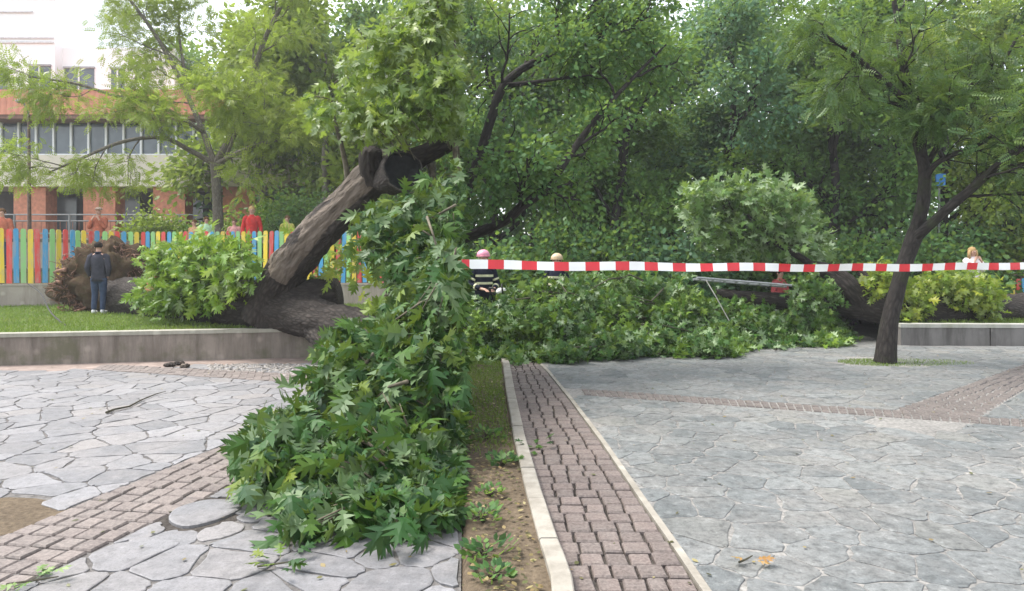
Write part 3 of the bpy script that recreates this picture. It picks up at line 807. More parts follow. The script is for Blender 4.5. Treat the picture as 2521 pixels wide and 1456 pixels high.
# ------------------------------------------------------------------ buildings
ORANGE = plain('orange_tile', (.56, .23, .15), .7, .06, 2); CREAM = plain('cream_render', (.66, .60, .50), .8, .04, 1.5)
WHITE = plain('white_render', (.86, .87, .87), .8, .01, 1.0); BRICKP = plain('orange_brick', (.50, .21, .13), .85, .12, 6)
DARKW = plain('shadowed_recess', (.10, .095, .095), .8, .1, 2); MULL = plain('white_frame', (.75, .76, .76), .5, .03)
GLASS = glass_dark('window_glass', (.05, .065, .075)); RUST = plain('rusty_paint', (.30, .13, .085), .7, .2); STEEL = plain('grey_steel', (.22, .225, .225), .5, .05, metal=.2)
def z_at(v, Y): return H - (v - HOR) * Y / F
def x_at(u, Y): return (u - CU) * Y / F
def school():
    Y = 32.0; x0, x1 = x_at(-260, Y), x_at(760, Y)
    r = empty('school_building', (x0, Y, 1.8)); tag(r, 'long low building with orange tile roof, window strip and brick piers', 'building')
    def q(name, mat, a, b, parent=r): m = MB(); m.box(a, b); return m.build(name, mat, parent)
    zb, zt, zw0, zw1 = z_at(455, Y), z_at(386, Y), z_at(385, Y), z_at(303, Y)
    q('parapet', CREAM, (x0, Y - .5, zb), (x1, Y + 8, zw0 - .02))
    q('soffit_beam', CREAM, (x0, Y - .56, zb - .14), (x1, Y - .1, zb - .003))
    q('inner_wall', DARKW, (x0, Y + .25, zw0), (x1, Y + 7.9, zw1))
    q('eave', plain('eave_brown', (.22, .12, .09), .7), (x0, Y - .95, zw1 + .003), (x1, Y + 7.9, zw1 + .16))
    step = 43 * Y / F; xs = np.arange(x_at(6, Y) - step * 6, x1, step)
    for i, x in enumerate(xs):
        if x < x0: continue
        w = q('window', GLASS, (x + .045, Y - .02, zw0 + .1), (min(x + step, x1) - .045, Y + .02, zw1 - .05))
        if i % 3 == 1: q('curtain', plain('curtain', (.42, .45, .44), .9), (x + .12, Y + .05, zw0 + .1), (x + step * .72, Y + .07, zw1 - .05), w)
        q('mullion', MULL, (x - .045, Y - .12, zw0), (x + .045, Y + .04, zw1))
    q('window_sill', MULL, (x0, Y - .14, zw0 - .017), (x1, Y + .03, zw0 + .09))
    m = MB(); n = int((x1 - x0) / .28); za, zc = zw1 + .17, z_at(240, Y) + .1
    V = []; 
    for i in range(n * 4 + 1):
        x = x0 + (x1 - x0) * i / (n * 4); dz = (.0, .035, .05, .035)[i % 4]
        V += [(x, Y - 1.0 - dz * .4, za), (x, Y - .9 - dz * .4, zc)]
    m.add(V, [(2 * i, 2 * i + 2, 2 * i + 3, 2 * i + 1) for i in range(n * 4)]); m.build('roof', ORANGE, r)
    q('roof_ridge', ORANGE, (x0, Y - .93, zc - .08), (x1, Y + 7.9, zc + .03))
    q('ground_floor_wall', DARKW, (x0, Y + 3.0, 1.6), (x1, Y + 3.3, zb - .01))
    q('terrace', CONC_B, (x0, Y - 1.2, 1.4), (x1, Y + 3, 2.75))
    pw = 78 * Y / F
    for u in (-125, 45, 215, 385, 555):
        x = x_at(u, Y); q('brick_pier', BRICKP, (x, Y - .3, 2.752), (x + pw, Y + .5, zb - .145))
        q('dark_window', GLASS, (x + pw + .5, Y + 2.9, 3.0), (x + pw + 2.6, Y + 2.95, zb - .3))
school()
def railing():
    Y = 30.7; r = empty('railing', (x_at(-100, Y), Y, 2.75)); tag(r, 'grey metal railing along the terrace of the brick-piered building', 'railing')
    x0, x1, z0, z1 = x_at(-100, Y), x_at(500, Y), 2.76, z_at(529, Y)
    for z in (z1, z1 - .28, 2.95):
        quick('rail', STEEL, r, lambda m: m.tube([(x0, Y, z), (x1, Y, z)], .035, 6))
    for x in np.arange(x0, x1, 2.45): quick('post', STEEL, r, lambda m: m.tube([(x, Y, z0), (x, Y, z1 + .02)], .045, 6))
    for x in np.arange(x0, x1, .28):
        quick('bar', RUST, r, lambda m: m.tube([(x, Y, 2.96), (x, Y, z1 - .29)], .014, 4))
railing()
def apartment():
    Y = 38.0; x0, x1 = x_at(-300, Y), x_at(430, Y); zb, zt = 2.0, z_at(118, Y)
    r = empty('apartment_building', (x0, Y, zb)); tag(r, 'white rendered apartment block with dark windows behind the orange roof', 'building')
    def q(name, mat, a, b, parent=r): m = MB(); m.box(a, b); return m.build(name, mat, parent)
    q('wall', WHITE, (x0, Y, zb), (x1, Y + 9, zt))
    xt = x_at(153, Y); q('tower_wall', WHITE, (x0, Y - .6, zb), (xt, Y + 8, z_at(-260, Y)))
    for v in (40, 103, 114): q('string_course', plain('grey_course', (.62, .62, .63), .7), (x0, Y - .68, z_at(v + 2, Y)), (x_at(100 if v == 40 else 150, Y), Y - .602, z_at(v - 2, Y)))
    for u0, u1, v0, v1, wy in ((92, 143, 172, 236, Y - .6), (160, 232, 170, 236, Y), (275, 307, 172, 236, Y), (-20, 38, 180, 236, Y - .6)):
        w = q('window', GLASS, (x_at(u0, Y), wy - .05, z_at(v1, Y)), (x_at(u1, Y), wy - .003, z_at(v0, Y)))
        xm = x_at((u0 + u1) / 2, Y); q('frame', MULL, (xm - .04, wy - .09, z_at(v1, Y)), (xm + .04, wy - .052, z_at(v0, Y)), w)
        q('lintel', plain('lintel', (.35, .34, .34), .8), (x_at(u0 - 2, Y), wy - .12, z_at(v0, Y) + .003), (x_at(u1 + 2, Y), wy - .003, z_at(v0, Y) + .1), w)
apartment()
def lamp():
    Y = 23.0; x = x_at(71, Y); r = empty('street_lamp', (x, Y, PGZ)); tag(r, 'thin rusty street lamp post in front of the orange roof', 'street lamp')
    zt = z_at(285, Y)
    quick('pole', plain('rusty_pole', (.15, .10, .08), .7, .25), r, lambda m: m.tube([(x + .03, Y, PGZ + .02), (x + .015, Y, 3.2), (x, Y, zt)], [.075, .06, .04], 8))
    quick('arm', plain('lamp_arm', (.20, .18, .17), .6), r, lambda m: m.tube([(x, Y, zt - .02), (x - .06, Y - .02, zt + .25), (x - .16, Y - .05, zt + .42)], [.038, .034, .03], 6))
    quick('lamp_head', plain('lamp_head', (.28, .27, .26), .5), r, lambda m: m.blob((x - .24, Y - .06, zt + .47), (.17, .10, .075), 6))
lamp()

# ------------------------------------------------------------------ trees
def standing_tree(name, label, x, y, z0, h, crown_r, nleaf, lsize, mat, bark, seed, base=SIMPLE, kids=(9, 6, 5), trunk_r=.2, bare=.35, sigma=.45, up=.1, lean=(0, 0), group=None, spread=.85, droop=.35):
    rng = np.random.default_rng(seed); r = empty(name, (x, y, z0)); tag(r, label, 'tree', group)
    tubes = []; tips = []; dirs = []
    pts = [np.array((x, y, z0 - .05))]; n = 7
    for i in range(1, n):
        pts.append(np.array((x + lean[0] * i / n * h + rng.normal() * .08, y + lean[1] * i / n * h + rng.normal() * .08, z0 + h * .8 * i / (n - 1))))
    pts = np.array(pts); tr = np.linspace(trunk_r, trunk_r * .3, n)
    m = MB(); m.tube(*smooth_path(pts, tr, 14), 10, 0, .1, seed); m.build('trunk', bark, r, True)
    sprout(rng, pts, trunk_r * .75, crown_r * 1.55, 0, 2, tubes, tips, dirs, up, spread, kids, .2, bare)
    tube_part('limbs', tubes, bark, r, 5, .012, kind='stuff')
    tips = np.array(tips); dirs = np.array(dirs)
    leaves('crown', *mk(scatter(tips, dirs, nleaf, sigma, rng, droop), lsize, rng), base, mat, r, 'stuff')
    return r
def mk(sc, size, rng):
    pos, fwd, nrm, tint = sc; return pos, fwd, nrm, size * rng.uniform(.65, 1.3, len(pos)), tint
def shrub(name, label, x, y, z0, rad, nleaf, lsize, mat, seed, base=SIMPLE, group=None, cat='shrub', bark=None):
    rng = np.random.default_rng(seed); r = empty(name, (x, y, z0)); tag(r, label, cat, group)
    tubes = []; tips = []; dirs = []
    for k in range(12):
        a = rng.uniform(0, 6.28); e = rng.uniform(.35, 1.4)
        grow(rng, (x + rng.normal() * rad[0] * .12, y + rng.normal() * rad[1] * .1, z0), (math.cos(a) * rad[0], math.sin(a) * rad[1], math.sin(e) * rad[2] * 1.1), rng.uniform(.6, 1) * (rad[0] * math.cos(e) ** 2 + rad[2] * math.sin(e) ** 2), .03, 1, 2, tubes, tips, dirs, .08, .8, (0, 7), .2)
    tube_part('stems', tubes, bark or TWIG, r, 5, .006, kind='stuff')
    leaves('foliage', *mk(scatter(np.array(tips), np.array(dirs), nleaf, max(rad) * .13, rng), lsize, rng), base, mat, r, 'stuff')
    return r

def guided_tree(name, label, bark, limbs, mat, base, nleaf, lsize, sigma, seed, kids, L, tmin=.35, up=.06, spread=.75, cat='tree', droop=.3, maxlev=2, rtrunk_rough=.12, keepf=None, r=None):
    """limbs: list of (name, [(u,v,Y)...], [radii], n kids scale)"""
    rng = np.random.default_rng(seed)
    first = P(*limbs[0][1][0])
    r = r or tag(empty(name, tuple(first)), label, cat)
    tubes = []; tips = []; dirs = []
    for k, (nm, ctrl, rad, bear) in enumerate(limbs):
        pts, rr = smooth_path([P(*c) for c in ctrl], rad, 6 * len(ctrl))
        m = MB(); m.tube(pts, rr, 12 if rad[0] > .1 else 8, 0, rtrunk_rough, seed + k); m.build(nm, bark, r, True)
        if bear: sprout(rng, pts, rad[0] * .5, L * bear, 0, maxlev, tubes, tips, dirs, up, spread, kids, .22, tmin)
    if keepf is not None:
        kp = [i for i, t in enumerate(tips) if keepf(t)]; tips = [tips[i] for i in kp]; dirs = [dirs[i] for i in kp]
        tubes = [t for t in tubes if keepf(t[0][-1])]
    tube_part('branches', tubes, bark, r, 5, .004, kind='stuff')
    leaves('crown', *mk(scatter(np.array(tips), np.array(dirs), nleaf, sigma, rng, droop), lsize, rng), base, mat, r, 'stuff')
    return r

# locust behind the fence on the left
Yl = 23.0
guided_tree('locust_tree', 'feathery yellow-green locust tree with pale trunk behind the picket fence', BARK_LOCUST, [
    ('trunk', [(541, 652, Yl), (538, 560, Yl), (534, 470, Yl), (528, 400, Yl)], [.22, .17, .15, .16], 0),
    ('limb', [(530, 405, Yl), (470, 372, Yl - .3), (400, 340, Yl - .8), (300, 350, Yl - 1.2), (190, 395, Yl - 1.5), (120, 425, Yl - 1.7)], [.10, .085, .07, .055, .04, .02], 1),
    ('limb', [(530, 405, Yl), (585, 300, Yl + .3), (620, 190, Yl + .3), (655, 90, Yl), (700, 0, Yl), (740, -90, Yl)], [.12, .10, .09, .075, .06, .03], 1.1),
    ('limb', [(528, 402, Yl), (490, 300, Yl + .4), (440, 190, Yl + .6), (385, 90, Yl + .5), (320, 0, Yl + .2), (270, -70, Yl)], [.11, .09, .08, .065, .05, .02], 1),
    ('limb', [(470, 260, Yl + .5), (450, 150, Yl + 1), (440, 60, Yl + 1.4), (450, -60, Yl + 1.5)], [.06, .05, .04, .02], .9),
    ('limb', [(500, 325, Yl + .2), (400, 265, Yl - .4), (290, 238, Yl - 1.0), (180, 205, Yl - 1.4), (70, 190, Yl - 1.6)], [.075, .065, .05, .04, .02], 1),
    ('limb', [(532, 405, Yl), (600, 370, Yl - .8), (680, 345, Yl - 1.2), (760, 335, Yl - 1.6)], [.09, .07, .055, .03], 1),
    ('limb', [(540, 420, Yl), (580, 330, Yl - .6), (600, 260, Yl - 1.4), (560, 230, Yl - 2)], [.06, .05, .04, .02], .9),
], LOCUST, pinnate_base(5, .07, .27), 9500, .30, .24, 31, (7, 5, 4), 2.5, .25, .03, .8)

for k, (u, Y, h, cr, n, mat, lab) in enumerate([
        (640, 30, 10.5, 3.4, 13000, YGREEN, 'yellow-green tree rising behind the locust crown'),
        (800, 27, 11.0, 3.4, 14000, YGREEN, 'tall yellow-green tree above the upper stub of the fallen limb'),
        (930, 32, 12.5, 4.0, 13000, MGREEN, 'mid green tree far behind the cut limb end'),
        (1060, 26, 10.5, 3.4, 13000, YGREEN, 'bushy green tree behind the fallen oak crown'),
        (470, 40, 12.5, 4.0, 8000, MGREEN, 'hazy tree beyond the low building, left of the yellow-green trees')]):
    standing_tree('broadleaf_tree', lab, x_at(u, Y), Y, 1.5, h, cr, n, .26, mat, BARK_LOCUST, 100 + k, OVAL, trunk_r=.2, bare=.18, sigma=.5, group='trees behind the picket fence')
for k, (u, Y, rx, rz, lab) in enumerate([(400, 25.5, 1.5, 1.9, 'green shrub left of the locust trunk, behind the pickets'), (500, 26, 1.4, 1.5, 'low shrub just behind the locust trunk'),
        (610, 25.5, 1.5, 1.9, 'round green shrub right of the locust trunk'), (720, 24, 1.6, 2.4, 'tall shrub behind the slanting limb'), (840, 23, 1.7, 2.6, 'dark shrub below the cut limb end'), (980, 22.5, 1.7, 2.4, 'shrub behind the fence beside the oak leaves')]):
    shrub('shrub', lab, x_at(u, Y), Y, 1.5, (rx, 1.2, rz), 5200, .15, [YGREEN, MGREEN, YGREEN, MGREEN, DGREEN, MGREEN][k], 200 + k, OVAL, 'shrubs behind the picket fence')

# ------------------------------------------------------------------ the fallen oak
def in_poly(poly, u, v):
    c = False; n = len(poly)
    for i in range(n):
        (x1, y1), (x2, y2) = poly[i], poly[(i + 1) % n]
        if (y1 > v) != (y2 > v) and u < (x2 - x1) * (v - y1) / (y2 - y1) + x1: c = not c
    return c
def project(p): return CU + p[..., 0] * F / p[..., 1], HOR - (p[..., 2] - H) * F / p[..., 1]

def clusters(rng, centres, outw, per, lsize, droop=.45, flip=.28, tint_c=None, zmin=.03, spread=.9):
    """oak leaves radiating from twig tips"""
    n = len(centres); idx = np.repeat(np.arange(n), per); k = len(idx)
    base = outw[idx]; rnd = rand_unit(k, rng)
    fwd = unit(base * .5 + rnd * spread + np.array([0, -.08, -droop]))
    pos = centres[idx] + rng.normal(size=(k, 3)) * lsize * .35 - base * (rng.random((k, 1)) * lsize * .8)
    nrm = unit(rand_unit(k, rng) * .85 + np.array([0, -.45, .75])); f = rng.random(k) < flip; nrm[f] *= -1
    size = lsize * (.42 + .9 * rng.random(k) ** .8)
    tc = rng.random(n) if tint_c is None else tint_c
    tint = np.clip(.55 * tc[idx] + .4 * rng.random(k), 0, 1)
    tipz = pos[:, 2] + fwd[:, 2] * size; low = tipz < zmin
    fwd[low, 2] = np.maximum(fwd[low, 2], -.05); pos[:, 2] = np.maximum(pos[:, 2], zmin + .02); fwd = unit(fwd)
    return pos, fwd, nrm, size, tint

def fallen_oak():
    rng = np.random.default_rng(77)
    r = empty('fallen_oak', tuple(P(300, 770, 16))); tag(r, 'uprooted oak lying across the stained wall, its leafy crown in the foreground', 'fallen tree')
    def limb(name, ctrl, rad, ns=18, rough=.16, tf=None, seed=1, cap=True, n=14):
        ns = max(ns, 20) * 2
        pts, rr = smooth_path([P(*c) for c in ctrl], rad, n * len(ctrl))
        m = MB(); m.tube(pts, rr, ns, 0, rough, seed, cap, .2, tf); return m.build(name, BARK_OAK, r, True)
    grey = lambda t, a, d: .2
    limb('trunk', [(292, 728, 16.2), (370, 735, 15.2), (470, 745, 14.0), (580, 752, 12.9), (680, 752, 12.2), (760, 775, 11.7)], [.42, .42, .42, .43, .45, .36], 24, .14, grey, 1)
    # the big limb that points up, bark torn off along its upper side
    def torn(t, a, d): return .2 + .65 * min(1, max(0, (np.dot(d, unit((-.15, -.85, .35))) - .30) * 4)) * (1 if .26 < t < .97 else 0) * (0.55 + .75 * (noise.noise(Vector((t * 6, a * .8, 2))) + .4))
    limb('upright_limb', [(655, 790, 12.1), (690, 700, 11.9), (752, 610, 11.5), (850, 505, 10.9), (930, 430, 10.5), (985, 395, 10.3)], [.40, .33, .30, .28, .265, .22], 28, .19, torn, 2, n=16)
    limb('upright_limb_fork', [(960, 425, 10.4), (1010, 395, 10.4), (1060, 375, 10.3), (1110, 350, 10.2), (1138, 338, 10.2)], [.22, .17, .14, .11, .05], 14, .2, grey, 3)
    limb('broken_stub', [(930, 440, 10.4), (915, 400, 10.2), (918, 368, 10.1)], [.20, .17, .13], 14, .25, grey, 4)
    # stub sawn off towards the camera, dark hollow end
    a, b = P(955, 440, 10.4), P(992, 420, 9.75)
    m = MB(); m.tube([a, a * .5 + b * .5, b], [.255, .27, .275], 26, 0, .12, 5, False, .2); m.build('sawn_stub', BARK_OAK, r, True)
    d = unit(b - a); s1 = unit(np.cross(d, (0, 0, 1))); s2 = np.cross(s1, d)
    ring = lambda rr, dp: [b + d * dp + (s1 * math.cos(t) + s2 * math.sin(t)) * rr * (1 + .05 * math.sin(3 * t) + .035 * math.sin(7 * t + 1) + .02 * math.sin(13 * t)) for t in np.linspace(0, 2 * math.pi, 25)[:-1]]
    m = MB(); V = ring(.272, .0) + ring(.255, .006) + ring(.235, -.03) + ring(.12, -.06); k = 24
    m.add(V, [(j * k + i, j * k + (i + 1) % k, (j + 1) * k + (i + 1) % k, (j + 1) * k + i) for j in range(3) for i in range(k)] + [tuple(3 * k + i for i in range(k))])
    m.build('hollow_end', plain('charred_wood', (.012, .013, .014), .9, .3, 14), r)
    m = MB(); V = ring(.288, -.03) + ring(.284, .008) + ring(.266, .006); m.add(V, [(j * k + i, j * k + (i + 1) % k, (j + 1) * k + (i + 1) % k, (j + 1) * k + i) for j in range(2) for i in range(k)]); m.build('bark_rim', plain('rim_wood', (.075, .065, .058), .9, .4, 20), r, True)
    limb('sawn_log_stub', [(680, 740, 12.0), (760, 735, 11.9), (835, 722, 11.9)], [.36, .30, .27], 20, .12, grey, 6)
    limb('low_limb', [(690, 765, 12.0), (780, 785, 11.3), (860, 800, 10.7), (940, 815, 10.1), (1010, 850, 9.3)], [.36, .31, .26, .16, .10], 18, .22, grey, 7)
    limb('drooping_limb', [(760, 780, 11.6), (775, 815, 11.1), (800, 850, 10.6), (840, 900, 10.0)], [.2, .16, .11, .05], 12, .25, grey, 8)
    # small sawn branch showing orange wood
    a, b = P(450, 705, 13.4), P(381, 700, 13.0)
    m = MB(); m.tube([a, b], [.13, .145], 16, 0, .05, 9, False); m.build('cut_branch', BARK_OAK, r, True)
    d = unit(b - a); s1 = unit(np.cross(d, (0, 0, 1))); s2 = np.cross(s1, d)
    m = MB(); dd = unit(np.array([-.35, -.93, .1])); s1 = unit(np.cross(dd, (0, 0, 1))); s2 = np.cross(s1, dd)
    fr_ = [b + dd * .10 + (s1 * math.cos(t) + s2 * math.sin(t)) * .16 for t in np.linspace(0, 2 * math.pi, 21)[:-1]]; bk = [b - dd * .12 + (s1 * math.cos(t) + s2 * math.sin(t)) * .15 for t in np.linspace(0, 2 * math.pi, 21)[:-1]]
    m.add(fr_ + bk, [tuple(range(20)), tuple(range(39, 19, -1))] + [(i, 20 + i, 20 + (i + 1) % 20, (i + 1) % 20) for i in range(20)]); m.build('cut_face', plain('fresh_cut_wood', (.56, .26, .14), .8, .12, 20), r)
    # root plate
    c = P(262, 690, 16.6); m = MB(); m.blob(c - (0, 0, .10), (1.08, .6, .92), 40, 0, .5, 3); m.build('root_plate', ground_mat('root_soil', [(.03, .018, .013), (.085, .048, .031), (.06, .058, .025)], 5.0), r, True)
    m = MB()
    for k in range(620):
        a_ = rng.uniform(0, 6.283); rr = rng.uniform(.6, 1.12); st = c + np.array([math.cos(a_) * 1.0 * rr, -.35 * (1 - rr) - rng.random() * .35, math.sin(a_) * .85 * rr - .1])
        dv = unit(np.array([math.cos(a_) * rr * .35, -.25 * rng.random(), math.sin(a_) * rr * .35]) + rng.normal(size=3) * .7); L = rng.uniform(.12, .42)
        p = [st]
        for j in range(5): dv = unit(dv + rng.normal(size=3) * .35 + (0, 0, -.12)); q = p[-1] + dv * L / 5; q[2] = max(q[2], .5); p.append(q)
        r0 = rng.uniform(.005, .022); m.tube(p, np.linspace(r0, r0 * .3, 6), 4, cap=False)
    for k in range(7):
        a_ = rng.uniform(1.2, 5.2); st = c + np.array([math.cos(a_) * .75, -.25 - .3 * rng.random(), math.sin(a_) * .6 - .05]); dv = unit(np.array([math.cos(a_), -.5, math.sin(a_) * .8]) + rng.normal(size=3) * .35)
        p = [st]
        for j in range(5): dv = unit(dv + rng.normal(size=3) * .25); q = p[-1] + dv * rng.uniform(.04, .08); q[2] = max(q[2], .52); p.append(q)
        r0 = rng.uniform(.03, .06); m.tube(p, np.linspace(r0, r0 * .55, 6), 7, 0, .15, k)
    m.build('roots', plain('root_brown', (.19, .105, .07), .9, .35, 20), r, True, 'stuff')
    # shoots over the lying trunk
    cs = []
    poly = [(332, 690), (345, 640), (400, 600), (470, 588), (540, 590), (600, 600), (628, 640), (622, 690), (585, 720), (520, 742), (455, 752), (420, 775), (360, 772), (340, 740)]
    while len(cs) < 190:
        u, v = rng.uniform(325, 635), rng.uniform(582, 778)
        if in_poly(poly, u, v): cs.append(P(u, v, np.interp(u, [330, 630], [14.3, 12.2]) - rng.random() * 1.2 - .25 * math.sin((v - 590) / 190 * 3.1)))
    cs = np.array(cs); ctr = P(480, 700, 13.6); ow = unit(cs - ctr + (0, -.3, .2))
    oak_leaves('shoots', *clusters(rng, cs, ow, 7, .25, .25, .12, zmin=.5), SPROUT, r)
    m = MB()
    for q in cs[::2]: m.tube([ctr + (q - ctr) * .25 + (0, 0, -.15), ctr + (q - ctr) * .6, q], [.018, .012, .006], 4)
    m.build('shoot_stems', TWIG, r, True, 'stuff')
    cs = np.array([P(*q) for q in [(760, 640, 12), (790, 625, 12.2), (770, 665, 12), (810, 680, 11.8), (840, 640, 11.4), (870, 655, 11.2), (900, 690, 11), (880, 610, 11), (930, 740, 10.6), (950, 760, 10.4), (960, 730, 10.5), (920, 770, 10.4), (885, 545, 10.8), (905, 520, 10.7), (700, 560, 14), (775, 600, 12.4), (800, 650, 12.2), (745, 670, 12.3), (785, 690, 12.1), (830, 610, 12), (860, 690, 11.5), (815, 655, 12.3), (755, 615, 12.6)]])
    leaves('yellow_shoots', *clusters(rng, cs, unit(rand_unit(len(cs), rng) + (0, 0, .4)), 8, .24, .3, .1, zmin=.3), OAK, SPROUT_Y, r, 'stuff')

    # main crown: branches that arch towards the camera, twigs, leaves
    Yv = [(-150, 9.8), (0, 9.4), (300, 9.0), (460, 8.1), (650, 7.0), (800, 6.2), (1000, 5.2), (1200, 4.5), (1395, 3.78)]
    Ys = lambda v: float(np.interp(v, [q[0] for q in Yv], [q[1] for q in Yv]))
    low = [(604, 1170), (628, 1100), (665, 1068), (712, 1042), (742, 995), (752, 958), (785, 930), (795, 880), (812, 835), (850, 800), (905, 810), (955, 775), (985, 720), (960, 640), (905, 600), (900, 520), (945, 480), (1000, 475), (1070, 450), (1110, 415), (1140, 395), (1143, 1412), (1060, 1412), (985, 1400), (900, 1404), (830, 1372), (750, 1340), (690, 1305), (672, 1232), (620, 1222)]
    up = [(735, 315), (765, 270), (745, 200), (800, 190), (815, 120), (860, 150), (880, 70), (930, 90), (960, 0), (1000, 20), (1010, -60), (1141, -60), (1141, 315), (1085, 300), (1030, 295), (985, 310), (930, 312), (880, 325), (830, 300), (790, 330)]
    def fill(poly, n, depth, bias=1.6):
        us = [p[0] for p in poly]; vs = [p[1] for p in poly]; out = []
        while len(out) < n:
            v = min(vs) + (max(vs) - min(vs)) * rng.random(); u = rng.uniform(min(us), max(us))
            w = (Ys(v) / 9.0) ** -1.0
            if not in_poly(poly, u, v): continue
            if poly is up and rng.random() > min(1, max(.12, (u - 740) / 240)): continue
            if ((u - 985) / 125) ** 2 + ((v - 395) / 82) ** 2 < 1: continue
            lump = .55 * noise.noise(Vector((u * .006, v * .006, 3.3)))
            Y = Ys(v) + lump + depth * rng.random() ** bias
            p = P(u, v, Y)
            if p[2] < .05: p[2] = .05 + .1 * rng.random()
            out.append(p)
        return np.array(out)
    curtain = [(905, 600), (915, 520), (950, 485), (1010, 472), (1080, 452), (1143, 415), (1143, 1000), (1000, 960), (880, 900), (815, 850), (850, 805), (950, 790), (990, 720), (955, 650)]
    cl = np.concatenate([fill(low, 860, 2.2), fill(curtain, 520, 2.4)]); cu = fill(up, 330, 2.6)
    near = np.array([P(1118, 648, 5.05), P(1105, 625, 5.15), P(1128, 668, 5.1), P(1110, 690, 5.2), P(1122, 632, 5.2), P(1095, 655, 5.4), P(1125, 610, 5.5), P(1100, 720, 5.6)])
    cl = np.concatenate([cl, near])
    mains = [[(1060, 400, 10.4), (1075, 520, 9.3), (1060, 620, 8.5), (1050, 760, 7.6), (1010, 900, 6.6), (930, 1060, 5.7)],
             [(1010, 850, 9.3), (1000, 930, 7.8), (940, 1010, 6.6), (850, 1090, 5.8), (720, 1150, 5.3)],
             [(1010, 850, 9.3), (1050, 960, 7.4), (1060, 1080, 6.0), (1020, 1200, 5.0), (960, 1300, 4.4)],
             [(1120, 345, 10.2), (1130, 480, 9.4), (1125, 640, 8.2), (1110, 820, 7.0), (1100, 1000, 6.0), (1090, 1180, 5.0)],
             [(840, 900, 10.0), (800, 960, 8.4), (760, 1030, 7.0), (700, 1090, 6.0)],
             [(1125, 640, 8.2), (1120, 650, 6.6), (1118, 648, 5.2)],
             [(935, 345, 10.3), (930, 250, 10.4), (915, 150, 10.4), (900, 110, 10.3)],
             [(1055, 375, 10.4), (1065, 280, 10.3), (1070, 150, 10.0), (1080, 0, 9.9)],
             [(860, 480, 10.9), (850, 400, 10.9), (825, 300, 10.7), (800, 220, 10.5)],
             [(1100, 355, 10.2), (1110, 250, 10.2), (1120, 100, 10.1)]]
    mt = []; pool = []
    for q in mains:
        pts, rr = smooth_path([P(*c) for c in q], np.linspace(.055, .016, len(q)), 5 * len(q)); pts[:, 2] = np.maximum(pts[:, 2], .06); mt.append((pts, rr)); pool.append(pts[3:])
    pool = np.concatenate(pool)
    allc = np.concatenate([cl, cu]); ow = np.zeros_like(allc)
    for i, q in enumerate(allc):
        d = np.linalg.norm(pool - q, axis=1); j = int(np.argmin(d)); a = pool[j]; ow[i] = unit(q - a + (0, -.15, 0))
        k = min(1, .55 / max(d[j], .01)); st = q + (a - q) * k
        mid = (q + st) / 2 + (0, 0, .05)
        if i % 2 == 0: mt.append((np.array([st, mid, q]), np.array([.010, .008, .004])))
    for k in range(34):
        q = allc[rng.integers(0, len(cl))]; dv = unit(rng.normal(size=3) + (0, -.6, .3)); L = rng.uniform(.35, .8); a0 = q - dv * L * .6; e0 = q + dv * L * .4
        if e0[2] < .04 or a0[2] < .04 or project(e0)[0] > 1135 or project(a0)[0] > 1135: continue
        mt.append((np.array([a0, (a0 + e0) / 2 + rng.normal(size=3) * .03, e0]), np.array([.016, .012, .007])))
    tube_part('branches', mt, plain('oak_twig', (.11, .095, .065), .8, .3), r, 6, .001, kind='stuff')
    pos, fwd, nrm, size, tint = clusters(rng, cl, ow[:len(cl)], 8, .23, .85, .24, spread=.75)
    u, v = project(pos + fwd * size[:, None]); u0, _ = project(pos)
    ragged = 1149 + rng.normal(size=len(u)) * 5
    ok = (np.maximum(u, u0) < ragged); pos, fwd, nrm, size, tint = pos[ok], fwd[ok], nrm[ok], size[ok], tint[ok]
    # the nearest leaves are parts of their own, the others one part
    show = size / pos[:, 1]; u, v = project(pos)
    front = pos[:, 1] - np.array([Ys(t) for t in v]); order = np.argsort(-(show - .02 * np.maximum(front - .35, 0)))
    pick = order[:296]; rest = order[296:]
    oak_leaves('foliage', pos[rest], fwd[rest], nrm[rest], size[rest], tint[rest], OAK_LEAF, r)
    vari = []
    for t in np.repeat(np.linspace(.08, .92, 5), 4):
        bv, bf = OAK_VARIANTS[len(vari) % 4]; me = bpy.data.meshes.new('oak_leaf'); me.from_pydata([tuple(q) for q in bv], [], bf); me.materials.append(OAK_LEAF)
        a_ = me.attributes.new('tint', 'FLOAT', 'POINT'); a_.data.foreach_set('value', np.full(len(bv), t, 'f')); vari.append(me)
    X, Yy, Z = leaf_frames(fwd[pick], nrm[pick]); inv = world_of(r).inverted()
    for i, k in enumerate(pick):
        o = bpy.data.objects.new('leaf', vari[int(min(.99, tint[k]) * 5) * 4 + i % 4]); COL.objects.link(o); o.parent = r; o.matrix_parent_inverse = inv
        M = Matrix((( *[X[i][0], Yy[i][0], Z[i][0]], 0), (X[i][1], Yy[i][1], Z[i][1], 0), (X[i][2], Yy[i][2], Z[i][2], 0), (0, 0, 0, 1)))
        o.matrix_basis = Matrix.Translation(Vector(pos[k])) @ M @ Matrix.Scale(float(size[k]), 4)
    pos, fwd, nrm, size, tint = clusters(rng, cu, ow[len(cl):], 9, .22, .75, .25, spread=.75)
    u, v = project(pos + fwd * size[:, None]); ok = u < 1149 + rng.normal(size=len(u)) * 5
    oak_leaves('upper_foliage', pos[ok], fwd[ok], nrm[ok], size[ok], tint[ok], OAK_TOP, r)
fallen_oak()

